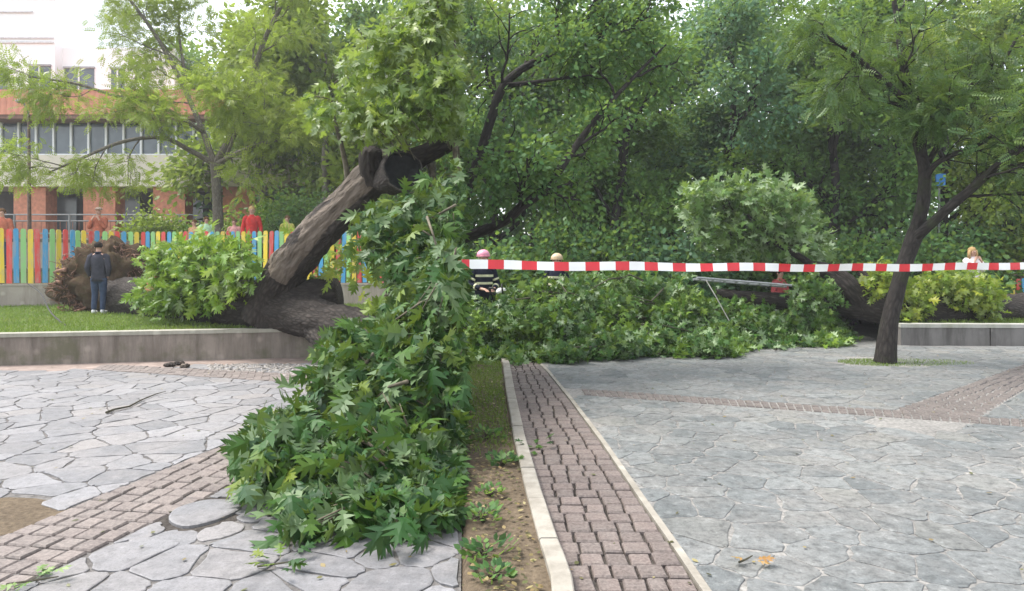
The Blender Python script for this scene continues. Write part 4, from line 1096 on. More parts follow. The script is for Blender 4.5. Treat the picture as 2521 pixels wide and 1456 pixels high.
# ------------------------------------------------------------------ trees on the right
PX = lambda t: project(np.asarray(t))[0]
guided_tree('dark_limbed_tree', 'tree with dark crooked limbs reaching in from the left above the tape', BARK_DARK, [
    ('trunk', [(1085, 905, 10.9), (1092, 760, 10.8), (1098, 640, 10.7), (1108, 592, 10.6)], [.22, .19, .17, .15], 0),
    ('limb', [(1100, 600, 10.65), (1165, 578, 10.4), (1240, 545, 10.1), (1290, 505, 9.9), (1345, 462, 9.9), (1390, 400, 10), (1440, 330, 10.1), (1500, 255, 10.2), (1580, 170, 10.4), (1640, 110, 10.6)], [.11, .082, .076, .070, .063, .055, .047, .037, .024, .012], .9),
    ('limb', [(1108, 595, 10.6), (1150, 470, 10.7), (1185, 370, 10.8), (1210, 290, 10.9), (1245, 205, 11), (1320, 150, 11.1), (1400, 105, 11.2), (1440, 50, 11.3), (1480, -30, 11.4)], [.11, .085, .078, .072, .068, .058, .048, .037, .024], 1),
    ('limb', [(1330, 145, 11.1), (1420, 118, 10.9), (1500, 85, 10.8), (1600, 40, 10.7)], [.06, .05, .035, .015], .8),
    ('limb', [(1240, 210, 11), (1300, 205, 10.7), (1370, 195, 10.4), (1460, 185, 10.2)], [.04, .035, .025, .01], .7),
    ('limb', [(1385, 110, 11.2), (1370, 60, 11.2), (1380, -20, 11.2)], [.045, .035, .02], .7),
    ('limb', [(1290, 505, 9.9), (1275, 470, 9.8), (1280, 420, 9.7)], [.03, .025, .012], .5),
], DGREEN, OVAL, 11500, .085, .14, 41, (8, 5, 4), 1.9, .2, .05, .8, keepf=lambda t: PX(t) > 1160)

guided_tree('leaning_tree', 'slender forked tree leaning right out of the stone paving', BARK_ASH, [
    ('trunk', [(2178, 897, 11.2), (2188, 800, 11.2), (2215, 690, 11.25), (2248, 590, 11.3), (2268, 540, 11.3)], [.165, .132, .115, .118, .105], 0),
    ('stem', [(2250, 585, 11.3), (2272, 500, 11.3), (2275, 420, 11.3), (2258, 340, 11.3), (2243, 270, 11.3), (2225, 170, 11.3), (2210, 60, 11.3), (2190, -60, 11.3)], [.11, .10, .092, .088, .08, .065, .048, .03], 1),
    ('limb', [(2248, 590, 11.3), (2300, 545, 11.0), (2350, 500, 10.8), (2400, 458, 10.6), (2460, 405, 10.4), (2540, 340, 10.2), (2620, 280, 10)], [.095, .082, .078, .07, .06, .05, .035], 1),
    ('limb', [(2243, 262, 11.3), (2215, 235, 11.1), (2160, 185, 10.8), (2095, 130, 10.6), (2020, 80, 10.4)], [.055, .05, .045, .035, .02], .8),
    ('limb', [(2245, 275, 11.3), (2200, 255, 11.3), (2150, 245, 11.4), (2090, 235, 11.5)], [.04, .03, .02, .01], .6),
    ('limb', [(2285, 400, 11.3), (2330, 330, 11.2), (2400, 250, 11.2), (2460, 170, 11.2), (2510, 80, 11.2)], [.05, .045, .04, .03, .02], .8),
    ('limb', [(2345, 310, 11.2), (2325, 270, 11.1), (2290, 265, 11.0)], [.03, .025, .012], .4),
    ('limb', [(2275, 455, 11.3), (2310, 400, 11.1), (2420, 350, 10.8), (2500, 290, 10.6)], [.05, .045, .035, .02], .8),
], ASH, PINN, 3700, .23, .13, 43, (8, 5, 4), 2.0, .3, .04, .8)

# the wood behind
WOOD = [(1215, 20, 9.5, 3.0, DGREEN, 'dark tree at the left end of the wood, behind the pink helmet'), (1400, 23, 11, 3.4, MGREEN, 'mid green tree behind the tan helmeted head'),
        (1530, 19, 9.0, 2.8, MGREEN, 'leafy tree behind the dark crooked limb'), (1660, 25, 12, 3.6, BGREEN, 'tall bluish tree in the middle of the wood'),
        (1800, 21, 10.5, 3.0, BGREEN, 'bluish tree above the pale upended crown'), (1930, 26, 12, 3.6, MGREEN, 'tree right of the bluish trees in the wood'),
        (2040, 20, 9.5, 2.9, MGREEN, 'bright leafy tree left of the leaning tree'), (2180, 24, 11, 3.4, DGREEN, 'dark tree straight behind the leaning trunk'),
        (2330, 20, 9.5, 3.0, YGREEN, 'yellowish tree behind the right fork of the leaning tree'), (2480, 22, 10.5, 3.2, ASH, 'tree at the right end of the wood'),
        (2640, 21, 10, 3.0, MGREEN, 'green tree leaving the picture at the right edge'), (2120, 28, 12.5, 3.8, BGREEN, 'cool green tree deep in the wood just left of the leaning trunk'), (1310, 29, 13, 4, BGREEN, 'tall far tree behind the left end of the wood')]
for k, (u, Y, h, cr, mat, lab) in enumerate(WOOD):
    standing_tree('wood_tree', lab, x_at(u, Y), Y, 0.0, h, cr, 21000, .155, mat, BARK_DARK, 300 + k, simple_base(.3), trunk_r=.19, bare=.14, sigma=.30, group='trees of the wood behind the heap')
for k, (u, Y, rx, rz, mat, lab) in enumerate([(1175, 16.0, 1.1, 1.9, DGREEN, 'dark undergrowth shrub at the left end, behind the pink helmet'), (1300, 17.5, 1.7, 2.3, DGREEN, 'dark undergrowth shrub behind the two helmets'), (1480, 18, 1.8, 2.5, DGREEN, 'dark undergrowth shrub behind the heap, left of its middle'),
        (1640, 17.5, 1.7, 2.2, BGREEN, 'bluish undergrowth shrub left of the pale crown'), (1830, 19, 1.9, 2.2, DGREEN, 'dark undergrowth shrub below the pale crown'),
        (2080, 18.5, 1.8, 2.4, DGREEN, 'dark undergrowth shrub left of the leaning trunk'), (2300, 18.3, 1.8, 2.9, DGREEN, 'dark undergrowth shrub right of the leaning trunk'),
        (2440, 20, 1.8, 2.8, MGREEN, 'undergrowth shrub behind the girl in white'), (2580, 19, 1.7, 2.8, YGREEN, 'light shrub at the right edge behind the pickets')]):
    shrub('undergrowth_shrub', lab, x_at(u, Y), Y, 0.0, (rx, 1.3, rz), 6500, .15, mat, 340 + k, OVAL, 'undergrowth of the wood')

def far_wood():
    rng = np.random.default_rng(9); c = []
    for k in range(820):
        Y = rng.uniform(31, 44); u = rng.uniform(560, 2900); top = 13 + 3 * noise.noise(Vector((u * .004, 0, 0)))
        if u < 900: top *= .75
        c.append((x_at(u, Y), Y, rng.uniform(.3, top + 3) if k % 3 else rng.uniform(.2, 4.5)))
    c = np.array(c)
    pos, fwd, nrm, tint = scatter(c, unit(rng.normal(size=c.shape)), 76000, 1.0, rng)
    o = leaves('distant_wood', pos, fwd, nrm, .42 * rng.uniform(.6, 1.3, len(pos)), tint, SIMPLE, BGREEN)
    tag(o, 'hazy mass of distant trees closing the view', 'wood', kind='stuff')
far_wood()

# ------------------------------------------------------------------ heap of fallen branches and the second trunk
def heap():
    rng = np.random.default_rng(55); r = empty('branch_heap', (2, 12, 0)); tag(r, 'wide dark heap of fallen leafy branches on the paving below the tape', 'branches')
    us = [1150, 1230, 1330, 1450, 1560, 1700, 1800, 1900, 2000, 2085]
    top = [722, 732, 686, 672, 668, 690, 745, 760, 775, 800]; bot = [905, 905, 905, 898, 893, 886, 880, 868, 860, 850]
    cs = []; 
    while len(cs) < 1900:
        u = rng.uniform(1150, 2088); t = np.interp(u, us, top) + 14 * noise.noise(Vector((u * .02, 0, 0))) * 1.6; b = np.interp(u, us, bot)
        v = t + (b - t) * rng.random() ** .8; Yb = H * F / (b - HOR)
        k = (b - v) / (b - t)
        Y = Yb + .15 + 2.2 * k + rng.random() ** 1.5 * 1.1 + .95 * noise.noise(Vector((u * .011, v * .016, 8)))
        p = P(u, v, Y); p[2] = max(p[2], .05)
        if 1165 < u < 1235 and v < 745: continue
        cs.append(p)
    cs = np.array(cs); ow = unit(rand_unit(len(cs), rng) * .7 + (0, -.5, .35))
    u, v = project(cs); tc = np.clip(.45 + 1.6 * np.array([noise.noise(Vector((a * .011, b * .018, 5))) for a, b in zip(u, v)]), 0, 1)
    pos, fwd, nrm, size, tint = clusters(rng, cs, ow, 8, .19, .35, .2, tc)
    u, v = project(pos); ok = u > 1150 + rng.normal(size=len(u)) * 3
    leaves('foliage', pos[ok], fwd[ok], nrm[ok], size[ok], tint[ok], OAKS, HEAPL, r, 'stuff')
    m = MB()
    for k in range(70):
        i, j = rng.integers(0, len(cs), 2); q = cs[i]; d = unit(cs[j] - q) * rng.uniform(.5, 1.3); d[2] *= .4
        e = q + d; e[2] = max(e[2], .05)
        if project(q)[0] < 1165 or project(e)[0] < 1165: continue
        m.tube([q, (q + e) / 2 + rng.normal(size=3) * .06, e], [.02, .014, .006], 5)
    m.build('sticks', TWIG, r, True, 'stuff')
heap()

def second_oak():
    rng = np.random.default_rng(66); r = empty('fallen_oak', tuple(P(2480, 790, 15))); tag(r, 'dark fallen oak trunk with yellow shoots lying behind the grey panel wall', 'fallen tree')
    def limb(name, ctrl, rad, ns=16, rough=.18, seed=1):
        pts, rr = smooth_path([P(*c) for c in ctrl], rad, 8 * len(ctrl)); m = MB(); m.tube(pts, rr, ns, 0, rough, seed, True, .2); return m.build(name, BARK_OAK, r, True)
    limb('trunk', [(2520, 765, 15.4), (2420, 765, 15.0), (2300, 768, 14.7), (2200, 760, 14.5), (2110, 745, 14.6), (2050, 735, 14.9)], [.36, .35, .34, .34, .36, .30], 22, .16, 1)
    limb('broken_limb', [(2130, 750, 14.5), (2090, 705, 14.4), (2050, 672, 14.5), (1990, 655, 14.8)], [.30, .22, .16, .09], 14, .25, 2)
    limb('broken_limb', [(2200, 755, 14.5), (2160, 700, 14.6), (2120, 668, 14.9)], [.22, .16, .10], 12, .25, 3)
    limb('low_limb', [(2060, 740, 14.8), (1960, 745, 15.0), (1860, 735, 15.2), (1760, 720, 15.4)], [.26, .2, .15, .08], 12, .2, 4)
    limb('upright_branch', [(2050, 690, 14.6), (1980, 640, 15.0), (1900, 590, 15.2), (1840, 530, 15.2)], [.10, .08, .06, .03], 8, .15, 5)
    cs = []
    def pile(poly, n, Y0, dY):
        us = [p[0] for p in poly]; vs = [p[1] for p in poly]; out = []
        while len(out) < n:
            u, v = rng.uniform(min(us), max(us)), rng.uniform(min(vs), max(vs))
            if in_poly(poly, u, v): out.append(P(u, v, Y0 + dY * rng.random()))
        return np.array(out)
    a = np.concatenate([pile([(2232, 760), (2240, 700), (2290, 682), (2340, 672), (2420, 672), (2458, 690), (2468, 740), (2450, 785), (2400, 780), (2390, 745), (2300, 738), (2262, 780)], 150, 14.0, .9), pile([(2130, 680), (2150, 655), (2200, 650), (2205, 700), (2160, 735)], 30, 14.0, .5),
                        pile([(2205, 760), (2225, 720), (2270, 740), (2265, 790), (2230, 800)], 16, 13.9, .4)])
    leaves('shoots', *clusters(rng, a, unit(rand_unit(len(a), rng) * .6 + (0, -.5, .5)), 8, .20, .2, .12, zmin=.4), OAKS, SPROUT_Y, r, 'stuff')
    b = pile([(1660, 500), (1690, 455), (1760, 440), (1850, 425), (1930, 430), (1985, 475), (2010, 530), (2060, 570), (2050, 620), (1940, 612), (1850, 605), (1760, 600), (1700, 560)], 260, 14.6, 1.6)
    leaves('upended_crown', *clusters(rng, b, unit(b - P(1860, 600, 15.6) + (0, 0, .3)), 9, .25, .45, .3), OAKS, PALE, r, 'stuff')
    c = pile([(1940, 690), (1990, 665), (2060, 680), (2075, 740), (2040, 800), (1960, 800), (1945, 750)], 90, 13.9, .8)
    leaves('brown_foliage', *clusters(rng, c, unit(rand_unit(len(c), rng) + (0, -.4, .2)), 8, .16, .4, .15), OAKS, HEAPL, r, 'stuff')
    m = MB(); hub = P(1870, 600, 15.6)
    for q in b[::5]: m.tube([hub + (q - hub) * .1, (hub + q) / 2 + rng.normal(size=3) * .08, q], [.02, .014, .005], 4)
    for q in a[::4]: s = q + np.array([0, .5, -.5]); m.tube([s, (s + q) / 2, q], [.014, .01, .005], 4)
    m.build('twigs', TWIG, r, True, 'stuff')
second_oak()

# ------------------------------------------------------------------ people
SKIN = plain('skin', (.52, .31, .23), .55, .04, 6)
def cloth(name, c): return plain(name, c, .9, .12, 12, spec=.1)
def person(label, loc, rz, height, top, bottom=None, hair=None, shoe=None, pose='stand', extras=None, hairstyle='short', seed=0):
    """a skinned continuous body; clothes, hair and shoes are children. Faces -Y at rz=0."""
    s = height / 1.75
    J = {'pelvis': (0, .0, .95), 'spine': (0, .01, 1.12), 'chest': (0, .0, 1.32), 'neck': (0, .01, 1.49), 'jaw': (0, -.015, 1.575), 'head': (0, -.005, 1.655), 'crown': (0, .01, 1.71), 'nose': (0, -.105, 1.622)}
    rad = {'pelvis': .135, 'spine': .12, 'chest': .14, 'neck': .05, 'jaw': .066, 'head': .088, 'crown': .06, 'nose': .014}
    E = [('pelvis', 'spine'), ('spine', 'chest'), ('chest', 'neck'), ('neck', 'jaw'), ('jaw', 'head'), ('head', 'crown'), ('head', 'nose')]
    for sd_, sx in (('l', 1), ('r', -1)):
        if pose == 'pockets': el, wr, hd = (.245 * sx, .05, 1.13), (.20 * sx, -.03, .92), (.165 * sx, -.08, .87)
        elif pose == 'hold': el, wr, hd = (.27 * sx, -.02, 1.14), (.13 * sx, -.27, 1.06), (.09 * sx, -.34, 1.05)
        elif pose == 'face': el, wr, hd = (.22 * sx, -.10, 1.16), (.10 * sx, -.20, 1.38), (.06 * sx, -.19, 1.46)
        else: el, wr, hd = (.25 * sx, .02, 1.13), (.26 * sx, -.06, .89), (.26 * sx, -.08, .82)
        J.update({'sh' + sd_: (.175 * sx, .01, 1.40), 'el' + sd_: el, 'wr' + sd_: wr, 'hd' + sd_: hd, 'hip' + sd_: (.085 * sx, 0, .88), 'kn' + sd_: (.095 * sx, -.015, .49), 'an' + sd_: (.10 * sx, .03, .085), 'toe' + sd_: (.115 * sx, -.13, .035)})
        rad.update({'sh' + sd_: .062, 'el' + sd_: .040, 'wr' + sd_: .027, 'hd' + sd_: .030, 'hip' + sd_: .085, 'kn' + sd_: .055, 'an' + sd_: .038, 'toe' + sd_: .032})
        E += [('chest', 'sh' + sd_), ('sh' + sd_, 'el' + sd_), ('el' + sd_, 'wr' + sd_), ('wr' + sd_, 'hd' + sd_), ('pelvis', 'hip' + sd_), ('hip' + sd_, 'kn' + sd_), ('kn' + sd_, 'an' + sd_), ('an' + sd_, 'toe' + sd_)]
        if pose != 'pockets':
            hv = np.array(hd); fd = unit(hv - np.array(wr)); sv = unit(np.cross(fd, (0, 0, 1) if abs(fd[2]) < .8 else (0, 1, 0)))
            for k, (o_, L_) in enumerate(((-.028, .070), (-.009, .085), (.010, .080), (.028, .062))):
                b_ = hv + fd * .025 + sv * o_; t_ = b_ + fd * L_ * .6 + np.array((0, 0, -.012)); t2 = t_ + fd * L_ * .35 + np.array((0, -.012, -.02))
                for nm, q_, pr in ((f'f{k}{sd_}', b_, 'hd' + sd_), (f'g{k}{sd_}', t_, f'f{k}{sd_}'), (f'h{k}{sd_}', t2, f'g{k}{sd_}')): J[nm] = tuple(q_); rad[nm] = .0088; E.append((pr, nm))
            t_ = hv - fd * .005 + sv * .045 * sx + (0, -.015, 0); J['th' + sd_] = tuple(t_ + fd * .035); rad['th' + sd_] = .0095; E.append(('hd' + sd_, 'th' + sd_))
    names = list(J); me = bpy.data.meshes.new('person')
    me.from_pydata([tuple(c * s for c in J[n]) for n in names], [(names.index(a), names.index(b)) for a, b in E], [])
    body = bpy.data.objects.new('person', me); COL.objects.link(body); body.location = loc; body.rotation_euler = (0, 0, rz)
    sk = body.modifiers.new('skin', 'SKIN'); sk.use_smooth_shade = True
    for i, n in enumerate(names):
        d = me.skin_vertices[0].data[i]; d.radius = (rad[n] * s, rad[n] * s); d.use_root = (n == 'pelvis')
    sub = body.modifiers.new('sub', 'SUBSURF'); sub.levels = 2; sub.render_levels = 2
    me.materials.append(SKIN); tag(body, label, 'person')
    Q = lambda n, dz=0: (J[n][0] * s, J[n][1] * s, (J[n][2] + dz) * s)
    def part(name, mat, fn, smooth=True):
        m = MB(); fn(m); return m.build(name, mat, body, smooth, None, (0, 0, 0))
    def jacket(m):
        m.loft([((0, .0, .80 * s), .175 * s, .135 * s), ((0, 0, .90 * s), .178 * s, .14 * s), ((0, 0, 1.05 * s), .165 * s, .128 * s), ((0, 0, 1.22 * s), .185 * s, .135 * s), ((0, .005 * s, 1.34 * s), .20 * s, .13 * s),
                ((0, .01 * s, 1.42 * s), .175 * s, .10 * s), ((0, .01 * s, 1.475 * s), .085 * s, .075 * s), ((0, .01 * s, 1.51 * s), .066 * s, .066 * s)])
        for q in 'lr':
            a, b, c = np.array(Q('sh' + q)), np.array(Q('el' + q)), np.array(Q('wr' + q)); a0 = a * .8 + np.array((0, 0, 1.40 * s)) * .2
            p, rr = smooth_path([a0, a, (a + b) / 2, b, (b + c) / 2, c * .93 + b * .07], np.array([.075, .082, .070, .062, .052, .046]) * s, 16); m.tube(p, rr, 12, 0, .10, seed)
    part('jacket', top, jacket)
    if bottom is not None:
        def trousers(m):
            m.loft([((0, 0, .76 * s), .165 * s, .12 * s), ((0, 0, .86 * s), .172 * s, .13 * s), ((0, 0, .98 * s), .16 * s, .122 * s)])
            for q in 'lr':
                a, b, c = np.array(Q('hip' + q)), np.array(Q('kn' + q)), np.array(Q('an' + q)); p, rr = smooth_path([a, (a + b) / 2, b, (b + c) / 2, c * .95 + b * .05], np.array([.105, .092, .070, .066, .058]) * s, 16); m.tube(p, rr, 12, 0, .08, seed + 2)
        part('trousers', bottom, trousers)
    if shoe is not None:
        for q in 'lr':
            def sh(m):
                a, t = Q('an' + q), Q('toe' + q)
                m.blob((t[0], t[1] + .07 * s, .045 * s), (.05 * s, .13 * s, .045 * s), 8); m.blob((a[0], a[1] + .01, .07 * s), (.048 * s, .058 * s, .06 * s), 6)
            part('shoe', shoe, sh)
    hc = np.array(Q('head'))
    for sx in (-1, 1):
        part('eye', plain('eye_dark', (.03, .02, .02), .3), lambda m: m.blob((sx * .032 * s, hc[1] - .083 * s, hc[2] - .005 * s), (.011 * s, .008 * s, .007 * s), 4))
        part('ear', SKIN, lambda m: m.blob((sx * .087 * s, hc[1] + .01 * s, hc[2] - .012 * s), (.012 * s, .022 * s, .032 * s), 5))
    part('mouth', plain('lips', (.40, .16, .13), .5), lambda m: m.blob((0, hc[1] - .080 * s, hc[2] - .075 * s), (.024 * s, .010 * s, .007 * s), 4))
    if hair is not None:
        def hr(m):
            m.blob((hc[0], hc[1] + .022 * s, hc[2] + .022 * s), (.096 * s, .100 * s, .098 * s), 9, 0, .12, seed, zmin=-.45)
            if hairstyle == 'long':
                m.loft([((hc[0], hc[1] + .055 * s, hc[2] - .24 * s), .085 * s, .035 * s), ((hc[0], hc[1] + .055 * s, hc[2] - .12 * s), .10 * s, .05 * s), ((hc[0], hc[1] + .04 * s, hc[2]), .10 * s, .065 * s)])
                for sx in (-1, 1): m.tube([(sx * .085 * s, hc[1] - .01, hc[2] + .03 * s), (sx * .105 * s, hc[1] - .015 * s, hc[2] - .08 * s), (sx * .095 * s, hc[1] - .02 * s, hc[2] - .2 * s)], [.03 * s, .035 * s, .02 * s], 8)
        part('hair', hair, hr)
    if extras: extras(part, Q, s, hc)
    return body
DKHAIR = cloth('dark_hair', (.025, .02, .016)); BRHAIR = cloth('brown_hair', (.12, .065, .03)); BLHAIR = cloth('blond_hair', (.42, .28, .13))
JEANS = cloth('blue_jeans', (.045, .065, .11)); NAVY = cloth('navy_cloth', (.014, .017, .030)); CHAR = cloth('charcoal_cloth', (.048, .048, .060))
WSHOE = plain('white_shoe', (.70, .70, .70), .6); REFL = plain('reflective_band', (.62, .62, .40), .45); REDC = cloth('red_cloth', (.50, .045, .04)); ORC = cloth('orange_cloth', (.46, .15, .09))
BLSHOE = plain('black_shoe', (.02, .02, .02), .6)
def collar(part, Q, s, hc): part('collar', NAVY, lambda m: m.loft([((0, .01 * s, 1.465 * s), .082 * s, .08 * s), ((0, .012 * s, 1.53 * s), .068 * s, .07 * s)]))
p = P(243, 772, 15.5); person('person in dark jacket and jeans standing on the lawn, back turned, hands in pockets', (p[0], p[1], .475), math.pi + .15, 1.60, CHAR, JEANS, DKHAIR, WSHOE, 'pockets', collar)
def cap(col):
    def f(part, Q, s, hc):
        part('cap', col, lambda m: (m.blob((hc[0], hc[1] + .012 * s, hc[2] + .045 * s), (.10 * s, .108 * s, .075 * s), 8, zmin=-.1), m.blob((hc[0], hc[1] - .11 * s, hc[2] + .042 * s), (.07 * s, .06 * s, .010 * s), 6)))
    return f
def behind(label, u, v, h, top, hair, Y=20.9, rz=0, pose='stand', **kw):
    z = z_at(v, Y) - h; return person(label, (x_at(u, Y), Y, max(z, PGZ)), rz, h, top, JEANS, hair, BLSHOE, pose, **kw)
behind('man in orange jacket at the left end of the picket fence', 5, 515, 1.72, ORC, BRHAIR, 19.9, .4)
behind('man in pale cap and orange vest behind the fence, above the dark-jacketed person', 243, 512, 1.80, ORC, None, 21.4, .1, 'face', extras=cap(cloth('pale_cap', (.55, .42, .34))))
behind('brown-haired child in tan behind the fence, left of the light green child', 478, 542, 1.42, cloth('tan_cloth', (.50, .30, .16)), BRHAIR, 21.0, -.3)
behind('child in light green top behind the fence', 508, 535, 1.46, cloth('light_green_cloth', (.42, .62, .38)), BRHAIR, 20.9, .5)
behind('child behind the fence between a red and a blue picket', 577, 540, 1.44, cloth('rose_cloth', (.60, .30, .28)), BRHAIR, 21.2, 0)
behind('man in a bright red jacket behind the fence beside the slanting limb', 620, 509, 1.78, REDC, BLHAIR, 20.8, .2)
behind('child in olive top behind the fence, close to the slanting limb', 707, 532, 1.48, cloth('olive_cloth', (.40, .38, .10)), BRHAIR, 21.0, 0)

HELMP = plain('pink_helmet', (.70, .30, .40), .3, .04); HELMT = plain('tan_helmet', (.55, .42, .28), .4, .05)
def helmet(mat):
    def f(part, Q, s, hc):
        hm = part('helmet', mat, lambda m: (m.blob((hc[0], hc[1] + .01 * s, hc[2] + .03 * s), (.125 * s, .145 * s, .115 * s), 9, zmin=-.15), m.blob((hc[0], hc[1] + .0 * s, hc[2] + .012 * s), (.135 * s, .165 * s, .016 * s), 8)))
        for z in (1.16, 1.30): part('reflective_band', REFL, lambda m: m.loft([((0, 0, (z - .022) * s), (.186 if z < 1.25 else .203) * s, .142 * s), ((0, 0, (z + .022) * s), (.186 if z < 1.25 else .203) * s, .142 * s)], cap=False))
        for q in 'lr':
            a, b = np.array(Q('el' + q)), np.array(Q('wr' + q)); c = a * .45 + b * .55; d = unit(b - a)
            part('cuff_band', REFL, lambda m: m.tube([c - d * .02, c + d * .02], .062 * s, 12))
            a, b = np.array(Q('sh' + q)), np.array(Q('el' + q)); c = a * .35 + b * .65; d = unit(b - a)
            part('sleeve_band', REFL, lambda m: m.tube([c - d * .02, c + d * .02], .077 * s, 12))
    return f
p = P(1190, 760, 13.9)
person('firefighter in pink helmet and navy suit with reflective bands, standing in the branches', (p[0], p[1], -.02), .35, 1.86, NAVY, NAVY, None, BLSHOE, 'hold', helmet(HELMP))
p = P(1371, 760, 14.6)
person('firefighter in tan helmet half hidden behind the heap and tape', (p[0], p[1], -.02), -.3, 1.80, NAVY, NAVY, BRHAIR, BLSHOE, 'stand', helmet(HELMT))
p = P(1920, 760, 15.6)
person('person in red and white top standing by the metal ladder', (p[0], p[1], -.02), .5, 1.50, cloth('red_white_cloth', (.50, .10, .10)), cloth('white_trousers', (.60, .58, .56)), DKHAIR, BLSHOE, 'hold')
p = P(2394, 760, 16.6)
person('long-haired girl in white top behind the yellow shoots', (p[0], p[1], .39), .1, 1.60, cloth('white_cloth', (.70, .64, .64)), JEANS, BLHAIR, BLSHOE, 'face', hairstyle='long')
p = P(2516, 760, 18.9)
person('person in pale pink behind the coloured pickets at the right edge', (p[0], p[1], .39), .1, 1.36, cloth('pink_cloth', (.66, .42, .42)), JEANS, BRHAIR, BLSHOE, 'stand')

# ------------------------------------------------------------------ tape, ladder, saw, debris
def tape():
    red = plain('tape_red', (.62, .035, .045), .35, .06, 5); white = plain('tape_white', (.80, .80, .78), .35, .03, 5)
    ctrl = [P(1116, 650, 5.24), P(1160, 652, 5.3), P(1450, 655, 5.7), P(1750, 656, 6.15), P(2080, 656.5, 6.65), P(2400, 654, 7.1), P(2800, 649, 7.7)]
    pts, _ = smooth_path(ctrl, [1] * len(ctrl), 260); L = np.concatenate([[0], np.cumsum(np.linalg.norm(np.diff(pts, axis=0), axis=1))])
    m = MB(); w = .074; ring = []
    s = 0; edges = [0]; k = 0
    while s < L[-1]:
        s += .134 if len(edges) % 2 else .152; edges.append(min(s, L[-1]))
    V = []; Fc = []; mi = []
    ss = sorted(set(np.round(np.concatenate([edges, np.linspace(0, L[-1], 200)]), 4)))
    for s in ss:
        p = np.array([np.interp(s, L, pts[:, i]) for i in range(3)]); tw = .30 * math.sin(s * 1.1) + .16 * math.sin(s * 3.1) + .08 * math.sin(s * 11)
        d = np.array([0, math.sin(tw), math.cos(tw)]) * w / 2; n = np.array([0, .0006, 0])
        sagz = np.array((0, 0, .005 * math.sin(s * 5) - .012 * math.sin(min(s, 9) / 9 * math.pi) ** 2))
        V += [p + d + sagz, p + sagz + n * 3 * math.sin(s * 4), p - d + sagz]
    for i in range(len(ss) - 1):
        c = int(np.searchsorted(edges, (ss[i] + ss[i + 1]) / 2)) % 2
        for j in range(2): Fc.append((3 * i + j, 3 * i + 3 + j, 3 * i + 4 + j, 3 * i + 1 + j)); mi.append(0 if c else 1)
    m.add(V, Fc); m.mi = mi
    o = m.build('barrier_tape', [red, white], None, True)
    tag(o, 'red and white striped barrier tape stretched across the paving', 'tape')
tape()
def ladder():
    r = empty('ladder', tuple(P(1720, 690, 13.2))); tag(r, 'pale metal ladder lying slanted over the fallen branches', 'ladder')
    al = plain('aluminium', (.27, .28, .28), .5, .15, metal=.3)
    a, b = P(1715, 684, 13.3), P(1948, 703, 14.0); off_ = np.array((.02, .32, -.04))
    for k in (0, 1): quick('side_rail', al, r, lambda m: m.tube([a + off_ * k, b + off_ * k], .026, 6))
    for t in np.linspace(.06, .94, 8): quick('rung', al, r, lambda m: m.tube([a + (b - a) * t, a + (b - a) * t + off_], .016, 6))
ladder()
o = quick('pole', plain('pole_grey', (.20, .20, .18), .6), None, lambda m: m.tube([P(1738, 690, 12.9), P(1762, 730, 12.6), P(1795, 790, 12.3)], [.011, .010, .010], 6)); tag(o, 'thin grey pole propped in the heap below the ladder', 'pole')
def saw():
    c = np.array((-.20, 13.5, 1.06)); r = empty('chainsaw', tuple(c)); tag(r, 'white chainsaw held in front of the firefighter in the pink helmet', 'chainsaw')
    wh = plain('saw_white', (.66, .66, .62), .4); bl = plain('saw_black', (.03, .03, .03), .5)
    m = MB(); m.blob(c, (.12, .08, .075), 7, 0, .1); m.build('motor_body', wh, r, True)
    quick('rear_handle', bl, r, lambda m: m.tube([c + (-.10, 0, .04), c + (-.24, .02, .07), c + (-.27, .03, -.01), c + (-.12, 0, -.06)], .022, 7), True)
    quick('front_handle', bl, r, lambda m: m.tube([c + (.02, -.11, -.04), c + (.0, -.12, .12), c + (.0, .08, .14), c + (.02, .11, -.02)], .016, 7), True)
    quick('guide_bar', plain('saw_bar', (.55, .56, .56), .3, .05, metal=.6), r, lambda m: m.prism([c[:2] + (.12, -.012), c[:2] + (.46, -.012), c[:2] + (.50, 0), c[:2] + (.46, .012), c[:2] + (.12, .012)], c[2] - .045, c[2] + .045))
saw()
o = quick('cable', plain('cable_black', (.03, .028, .025), .7), None, lambda m: m.tube(smooth_path([G(66, 702 + 46, .56) * [1, 1, 0] + (0, 0, 1.1), P(100, 722, 15.6), P(122, 765, 14.2), P(150, 793, 13.0), P(180, 812, 12.2)], [.02, .017, .015, .012, .01], 24)[0], .014, 6)); tag(o, 'thin dark broken branch hanging from the pale wall onto the lawn', 'branch'); o.name = 'broken_branch'
o = quick('fallen_twig', TWIG, None, lambda m: m.tube(np.array([G(u, v, .02) for u, v in [(262, 1016), (282, 1008), (318, 1001), (348, 985), (385, 970), (408, 964)]]), [.014, .011, .010, .008, .006, .003], 6)); tag(o, 'thin bent twig lying on the pale flagstones', 'twig')
def sprig(name, label, at, n, size, mat, seed, spread=.25, cat='sprig'):
    rng = np.random.default_rng(seed); r = empty(name, tuple(at)); tag(r, label, cat)
    a = rng.uniform(0, 6.28, n); d = np.stack([np.cos(a), np.sin(a), rng.uniform(.0, .5, n)], 1); pos = at + d * (spread * rng.random((n, 1)) * .5) + (0, 0, .03)
    leaves('leaves', pos, d, unit(rand_unit(n, rng) * .5 + (0, 0, 1)), size * rng.uniform(.7, 1.2, n), rng.random(n), OAK, mat, r, 'stuff')
    m = MB(); m.tube([at + (-spread * .5, 0, .015), at + (0, .02, .025), at + (spread * .4, .05, .03)], [.006, .005, .003], 5); m.build('stem', TWIG, r)
sprig('oak_sprig', 'small oak sprig lying on the flagstones in front of the crown', G(692, 1402), 9, .11, OAK_LEAF, 1)
sprig('oak_sprig', 'pale oak sprig at the bottom edge beside the brick path', G(78, 1446), 7, .10, PALE, 2)
